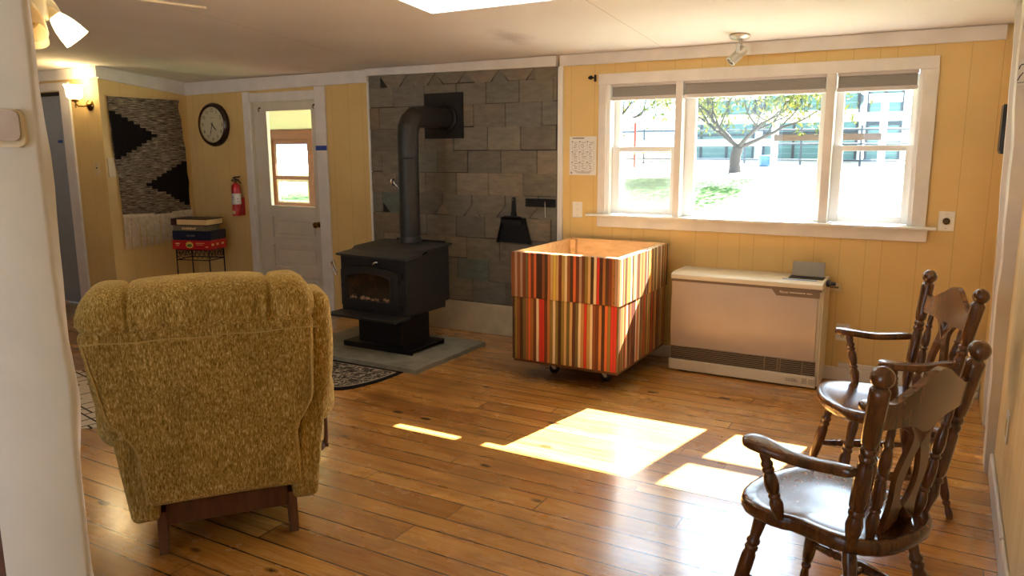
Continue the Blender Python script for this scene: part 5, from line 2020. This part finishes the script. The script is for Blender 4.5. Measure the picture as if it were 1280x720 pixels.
def lamp(name, loc, power, col, size):
    li = bpy.data.lights.new(name, 'POINT')
    li.energy = power
    li.color = col
    li.shadow_soft_size = size
    o = bpy.data.objects.new(name, li)
    o.location = loc
    COL.objects.link(o)
    return o


# ------------------------------------------------------------------ NEAR POST
def build_near():
    Q = Vector((-.998, .553, 0))
    ang = math.atan2(.6, .8)          # face runs along (-.8, -.6)
    # local frame: +x along (.8, .6), +y away from camera (-.6, .8)
    b = MB()
    n = 70
    rows = []
    for i in range(n + 1):
        z = 2.85 * i / n
        w = .0035 * wobble(z * 1.3, .5) + .006 * math.exp(-((z - 1.235) / .05) ** 2)
        w2 = .0045 * wobble(z * 1.7, 1.5) + .006 * math.exp(-((z - 1.225) / .06) ** 2)
        rows.append([b.bm.verts.new(p) for p in ((-.105, 0, z), (w * .5 - .004, 0, z), (w * .6, .003, z), (w + .001, .009, z), (w2 + .001, .018, z), (w2 - .004, .024, z), (-.105, .024, z))])
    m = 7
    for a, c in zip(rows, rows[1:]):
        for j in range(m):
            b.bm.faces.new((a[j], a[(j + 1) % m], c[(j + 1) % m], c[j]))
    b.bm.faces.new(rows[0][::-1])
    b.bm.faces.new(rows[-1])
    o = b.build('wall_near', 'trim', None, smooth=0.9, loc=Q, rot=(0, 0, ang))
    struct(o, 'white painted doorway post at the left edge, nearest the camera', 'door post')
    # stained board behind and the wall that it belongs to
    b = MB().box(-.20, -.1055, .008, .034, 0.0, 2.8, 0.003)
    struct(b.build('trim_10', 'stain_wood', None, loc=Q, rot=(0, 0, ang)), 'dark stained board left of the white post, bottom left corner', 'trim')
    b = MB().box(-1.3, -.060, .0355, .09, 0.0, 2.85)
    struct(b.build('wall_near_back', 'yellow', None, loc=Q, rot=(0, 0, ang)), 'end of the wall behind the white post', 'wall')
    # moulded plastic holder on the post
    t = thing('plastic_holder', 'cream plastic holder screwed to the white post', 'holder', Q + Vector((-.8 * .036, -.6 * .036, 1.578)), ang)
    FX = Matrix(((1, 0, 0, 0), (0, 0, -1, 0), (0, 1, 0, 0), (0, 0, 0, 1)))

    def rr(x0, x1, z0, z1, r, n=5):
        p = []
        for (cx, cz, a0) in ((x1 - r, z0 + r, -PI / 2), (x1 - r, z1 - r, 0), (x0 + r, z1 - r, PI / 2), (x0 + r, z0 + r, PI)):
            for k in range(n + 1):
                a = a0 + PI / 2 * k / n
                p.append((cx + r * math.cos(a), cz + r * math.sin(a)))
        return p
    MB().prism(rr(-.026, .024, -.022, .024, .009), .0005, .008, FX, bev=0.0015).build('holder_back', 'holder_cream', t, smooth=0.5)
    MB().prism(rr(-.020, .0205, -.0145, .0225, .008), .0081, .0125, FX, bev=0.001).build('holder_pad', 'holder_grey', t, smooth=0.5)
    k = MB()
    k.prism([(-.0125, -.001), (-.003, -.001), (-.003, 0), (-.0125, 0)], .0126, .0129, FX)
    k.build('slot_mark', 'grey_print', t)
    l = MB().prism(rr(-.026, -.012, -.020, .002, .004), .0126, .020, FX, bev=0.001)
    l.build('clip', 'plate_almond', t, smooth=0.5)


# ------------------------------------------------------------------ OUTDOORS
def gz(x, y):
    return -.15 + .085 * (min(y, 18.0) - 5.6) + .03 * max(0.0, y - 18.0)


def build_outdoors():
    b = MB()

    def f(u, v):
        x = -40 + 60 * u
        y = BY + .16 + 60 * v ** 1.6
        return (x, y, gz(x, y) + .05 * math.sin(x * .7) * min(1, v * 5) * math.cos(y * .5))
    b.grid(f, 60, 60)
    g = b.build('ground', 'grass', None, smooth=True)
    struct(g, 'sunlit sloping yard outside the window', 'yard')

    b = MB().grid(lambda u, v: (-30 + 60 * u, -3.4 - 40 * v, -.3), 10, 10)  # unseen ground added to throw sunlight in through the rear opening
    struct(b.build('ground_rear_bounce', 'gravel', None), 'unseen ground behind the house, added to bounce sunlight indoors', 'yard')

    def tree(label, base, fork, crown_c, crown_r, nleaf, seed, trunk_r, thin=1.0):
        rnd = random.Random(seed)
        bx, by_, bz = base
        t = thing('tree', label, 'tree', (bx, by_, bz))
        tr = MB()
        tips = []

        def limb(p, d, L, r, depth):
            pts = [p]
            rs = [r]
            q = p.copy()
            dd = d.copy()
            for i in range(5):
                dd = (dd + Vector((rnd.uniform(-.16, .16), rnd.uniform(-.16, .16), rnd.uniform(-.06, .12)))).normalized()
                q = q + dd * L / 5
                pts.append(q.copy())
                rs.append(r * (1 - .45 * (i + 1) / 5))
            tr.tube(pts, rs, 8 if depth < 2 else 5)
            if depth >= 6:
                tips.extend(pts[1:])
                return
            if depth >= 2:
                tips.extend(pts[2:])
            for k in range(3 if depth < 5 else 2):
                nd = (dd + Vector((rnd.uniform(-.9, .9), rnd.uniform(-.9, .9), rnd.uniform(-.35, .55)))).normalized()
                limb(q if k == 0 else pts[3 + k % 2], nd, L * rnd.uniform(.62, .82), rs[-1] * rnd.uniform(.65, .9), depth + 1)
        top = Vector((.07, .0, fork))
        tr.tube([Vector((.02, 0, -.05)), Vector((.0, 0, fork * .3)), Vector((.01, 0, fork * .65)), top], [trunk_r * 1.25, trunk_r, trunk_r * .92, trunk_r * .95], 12)
        for k in range(6):
            az = k * 1.05 + rnd.uniform(-.2, .2)
            limb(top.copy(), Vector((math.cos(az) * 1.0 * crown_r[0] / 2, math.sin(az), rnd.uniform(.45, 1.1))).normalized(), crown_r[0] * .44, trunk_r * .40, 1)
        tr.build('trunk', 'bark', t, smooth=True)
        lf = MB()
        cc = Vector(crown_c) - Vector((bx, by_, bz))
        for k in range(nleaf):
            if rnd.random() < .75 and tips:
                p = rnd.choice(tips) + Vector((rnd.gauss(0, .16), rnd.gauss(0, .16), rnd.gauss(0, .14)))
            else:
                while True:
                    q = Vector((rnd.uniform(-1, 1), rnd.uniform(-1, 1), rnd.uniform(-1, 1)))
                    if .35 < q.length < 1:
                        break
                p = cc + Vector((q.x * crown_r[0], q.y * crown_r[1], q.z * crown_r[2]))
            s = rnd.uniform(.03, .06)
            e = Euler((rnd.uniform(-1.3, 1.3), rnd.uniform(-1.3, 1.3), rnd.uniform(0, 6.28)))
            R = e.to_matrix()
            vs = [lf.bm.verts.new(p + R @ Vector(c)) for c in ((-s * 1.4, 0, 0), (0, -s * .6, .012), (s * 1.4, 0, 0), (0, s * .6, .012))]
            lf.bm.faces.new(vs)
        tag(lf.build('foliage', 'leaf', t), kind='stuff')
    tree('spreading apple tree with a forked grey trunk in the middle of the window', (-4.858, 20.0, gz(0, 20)), .62, (-5.2, 20.0, 4.0), (2.8, 2.6, 2.2), 9500, 4, .14)
    tree('tree in the yard that shades the grass beyond the porch', (-10.6, 17.0, gz(0, 17)), 1.2, (-10.6, 17.0, 4.6), (2.8, 2.4, 2.0), 7000, 12, .15)
    tree('leafy tree outside behind the left bay of the window', (-12.3, 29.5, gz(0, 29.5)), 1.2, (-12.0, 29.5, 4.4), (3.0, 2.4, 2.6), 7000, 9, .15)

    # white board fence
    yf = 22.8
    q = yf / 20.6
    fx = thing('board_fence', 'white board fence with one weathered rail across the yard', 'fence', (-2.9, yf, gz(0, yf)))

    def P(x):
        return x * q + 2.9

    def zr(z):      # heights measured from eye level, at the fence
        return H + (z - H) * q - gz(0, yf)
    for x in (-9.0, -6.5, -4.02, -1.53, .95, 3.4):
        MB().box(P(x) - .085, P(x) + .085, -.07, .07, -.05, zr(2.62), 0.01).build('post', 'fence_white', fx)
    MB().box(P(-9.2), P(3.5), -.10, -.071, zr(2.19), zr(2.40), 0.005).build('rail', 'fence_white', fx)
    MB().box(P(-4.02), P(-1.55), -.10, -.071, zr(1.74), zr(1.90), 0.005).build('rail', 'weathered', fx)
    MB().box(P(-9.2), P(-4.05), -.10, -.071, zr(1.62), zr(1.80), 0.005).build('rail', 'fence_white', fx)
    MB().box(P(-1.5), P(3.5), -.10, -.071, zr(1.72), zr(1.90), 0.005).build('rail', 'fence_white', fx)
    # pipe corral
    yp = 23.8
    pf = thing('pipe_fence', 'dark steel pipe corral behind the white board fence', 'fence', (-3.5, yp, gz(0, yp)))
    for z in (.16, .62, 1.02):
        MB().tube([(-11, 0, z), (-5.5, 0, z), (-5.4, 0, z + .02), (0, 0, z - .02), (6, 0, z - .05)], .028, 8).build('pipe_rail', 'steel_pipe', pf, smooth=True)
    for k in range(11):
        x = -10.0 + 1.6 * k
        MB().tube([(x, .02, -.05), (x, .02, 1.1)], .03, 8).build('pipe_post', 'steel_pipe', pf, smooth=True)
    o = MB().tube([(0, 0, -.05), (0, 0, 1.3)], .035, 8)
    tag(o.build('marker_post', 'rust_red', None, loc=(-8.25, 21.8, gz(0, 21.8))), 'thin rusty red post seen through the left bay of the window', 'post')
    # sheds
    ys = 27.0
    bz = gz(0, ys)
    q2 = ys / 24.0
    for (x0, x1, h, lab) in ((-7.7, -5.3, 2.0, 'low teal shed behind the apple tree'), (-5.0, -2.45, 2.1, 'low teal shed right of the apple tree'), (-2.2, -1.35, 2.7, 'narrow teal shed seen through the right bay of the window')):
        x0, x1 = x0 * q2, x1 * q2
        s = thing('shed', lab, 'shed', ((x0 + x1) / 2, ys, bz), 0, 'sheds beyond the fence')
        w = (x1 - x0) / 2
        MB().box(-w, w, 0, 1.9, -.1, h).build('wall', 'teal', s)
        MB().prism([(-.25, h + .001), (2.2, h + .45), (2.2, h + .55), (-.25, h + .10)], -w - .15, w + .15, Matrix(((0, 0, 1, 0), (1, 0, 0, 0), (0, 1, 0, 0), (0, 0, 0, 1)))).build('roof', 'shed_roof', s)
        n = max(2, int(w * 2 / .75))
        for k in range(n + 1):
            x = -w + 2 * w * k / n
            MB().box(x - .04, x + .04, -.045, -.001, -.1, h).build('post', 'steel_pipe', s)
        MB().box(-w, w, -.06, -.046, h * .40, h * .44).build('rail', 'steel_pipe', s)
        MB().box(-w, w, -.055, -.0451, h * .66, h * .76).build('band', 'shed_roof', s)
    o = MB()
    o.lathe([(.14, 0), (.16, .02), (.17, .18), (.18, .20), (.17, .21), (.17, .30), (.15, .31)], None, 20)
    tag(o.build('tub', 'barrel_blue', None, smooth=0.5, loc=(-4.72, 22.9, gz(0, 22.9))), 'small blue tub beside the white fence post', 'tub')

    # porch outside the panelled door
    py = 7.6
    p = thing('porch', 'wood framed porch seen through the door glass', 'porch', (-6.6, 6.6, -.1))
    X = Matrix.Translation((6.6, -6.6, .1))
    MB().box(-9.0, -4.7, BY + .16, py + .15, -.16, -.02, 0, X).build('deck', 'porch_wood', p)
    c = MB()
    r = bmesh.ops.create_cube(c.bm, size=1.0)['verts']
    for v in r:
        y = BY + .16 if v.co.y < 0 else py + .5
        z = 2.12 - (y - 5.6) * .145
        v.co = X @ Vector((-9.0 if v.co.x < 0 else -4.7, y, z + (0 if v.co.z < 0 else .08)))
    c.build('porch_ceiling', 'porch_cream', p)
    MB().box(-9.0, -4.7, py - .02, py + .10, 1.705, 1.825, 0.003, X).build('header', 'porch_wood', p)
    w = MB()
    w.box(-9.0, -4.7, py, py + .08, -.02, .80, 0, X)
    w.build('knee_wall', 'porch_cream', p)
    for x in (-8.20, -7.385, -6.57, -5.755, -4.94):
        MB().box(x - .05, x + .05, py - .015, py + .095, .80, 1.705, 0.002, X).build('post', 'porch_wood', p)
    for x in (-8.20, -7.385, -6.57, -5.755):
        a, b_ = x + .05, x + .765
        f = MB()
        for (x0, x1, z0, z1) in ((a, a + .055, .80, 1.705), (b_ - .055, b_, .80, 1.705), (a + .055, b_ - .055, 1.64, 1.705), (a + .055, b_ - .055, 1.165, 1.215), (a + .055, b_ - .055, .80, .85)):
            f.box(x0, x1, py + .02, py + .06, z0, z1, 0.002, X)
        o = f.build('porch_sash', 'porch_wood', p)
        i = MB()
        for (x0, x1, z0, z1) in ((a + .055, a + .085, .85, 1.165), (b_ - .085, b_ - .055, .85, 1.165), (a + .085, b_ - .085, 1.135, 1.165), (a + .085, b_ - .085, .85, .875)):
            i.box(x0, x1, py + .03, py + .055, z0, z1, 0, X)
        i.build('inner_sash', 'porch_cream', o)
    # yard fence seen through the porch
    t = thing('yard_post', 'white post far out seen through the porch window', 'post', (-15.5, 14.8, gz(0, 14.8)))
    MB().box(-.07, .07, -.07, .07, -.05, 1.0, 0.008).build('post_shaft', 'fence_white', t)
    MB().box(-.09, .09, -.09, .09, 1.0, 1.04, 0.006).build('post_cap', 'fence_white', t)


build_wall_things()
build_games()
build_lamps()
build_near()
build_outdoors()

# ------------------------------------------------------------------ LIGHT
sun = bpy.data.lights.new('sun', 'SUN')
sun.energy = 125.0
sun.angle = math.radians(0.53)
sun.color = (1.0, .98, .96)
so = bpy.data.objects.new('sun', sun)
so.rotation_euler = Vector((-.19, -1.0, -.81)).to_track_quat('-Z', 'Y').to_euler()
so.location = (0, 12, 12)
COL.objects.link(so)
wd = bpy.data.worlds.new('sky')
SC.world = wd
wd.use_nodes = True
bg = wd.node_tree.nodes['Background']
wt = wd.node_tree
tc = wt.nodes.new('ShaderNodeTexCoord')
dp = wt.nodes.new('ShaderNodeVectorMath')
dp.operation = 'DOT_PRODUCT'
wt.links.new(tc.outputs['Generated'], dp.inputs[0])
dp.inputs[1].default_value = Vector((.19, 1.0, .81)).normalized()


def wmath(op, a, b):
    nd = wt.nodes.new('ShaderNodeMath')
    nd.operation = op
    for i, v_ in enumerate((a, b)):
        if isinstance(v_, bpy.types.NodeSocket):
            wt.links.new(v_, nd.inputs[i])
        else:
            nd.inputs[i].default_value = v_
    return nd.outputs[0]


halo = wmath('POWER', wmath('MAXIMUM', dp.outputs['Value'], 0.0), 9.0)   # bright hazy sky round the sun
bg.inputs[0].default_value = (.66, .82, 1.0, 1)
wt.links.new(wmath('ADD', 2.3, wmath('MULTIPLY', halo, 26.0)), bg.inputs[1])

# ------------------------------------------------------------------ CAMERA
yaw, pitch, roll = -.519329, .179036, .0045258
fwd = Vector((math.sin(yaw) * math.cos(pitch), math.cos(yaw) * math.cos(pitch), -math.sin(pitch)))
R0 = Vector((math.cos(yaw), -math.sin(yaw), 0))
D0 = fwd.cross(R0)
right = R0 * math.cos(roll) + D0 * math.sin(roll)
down = fwd.cross(right)
cam = bpy.data.cameras.new('camera')
cam.sensor_width = 36.0
cam.lens = 954.58 / 1280 * 36
cam.clip_start = .05
cam.clip_end = 300
co = bpy.data.objects.new('camera', cam)
co.matrix_world = Matrix(((right.x, -down.x, -fwd.x, 0), (right.y, -down.y, -fwd.y, 0), (right.z, -down.z, -fwd.z, H), (0, 0, 0, 1)))
COL.objects.link(co)
SC.camera = co
vs = SC.view_settings
vs.view_transform = 'Standard'
vs.look = 'None'
vs.exposure = -0.18
vs.gamma = 1.0
vs.use_curve_mapping = False
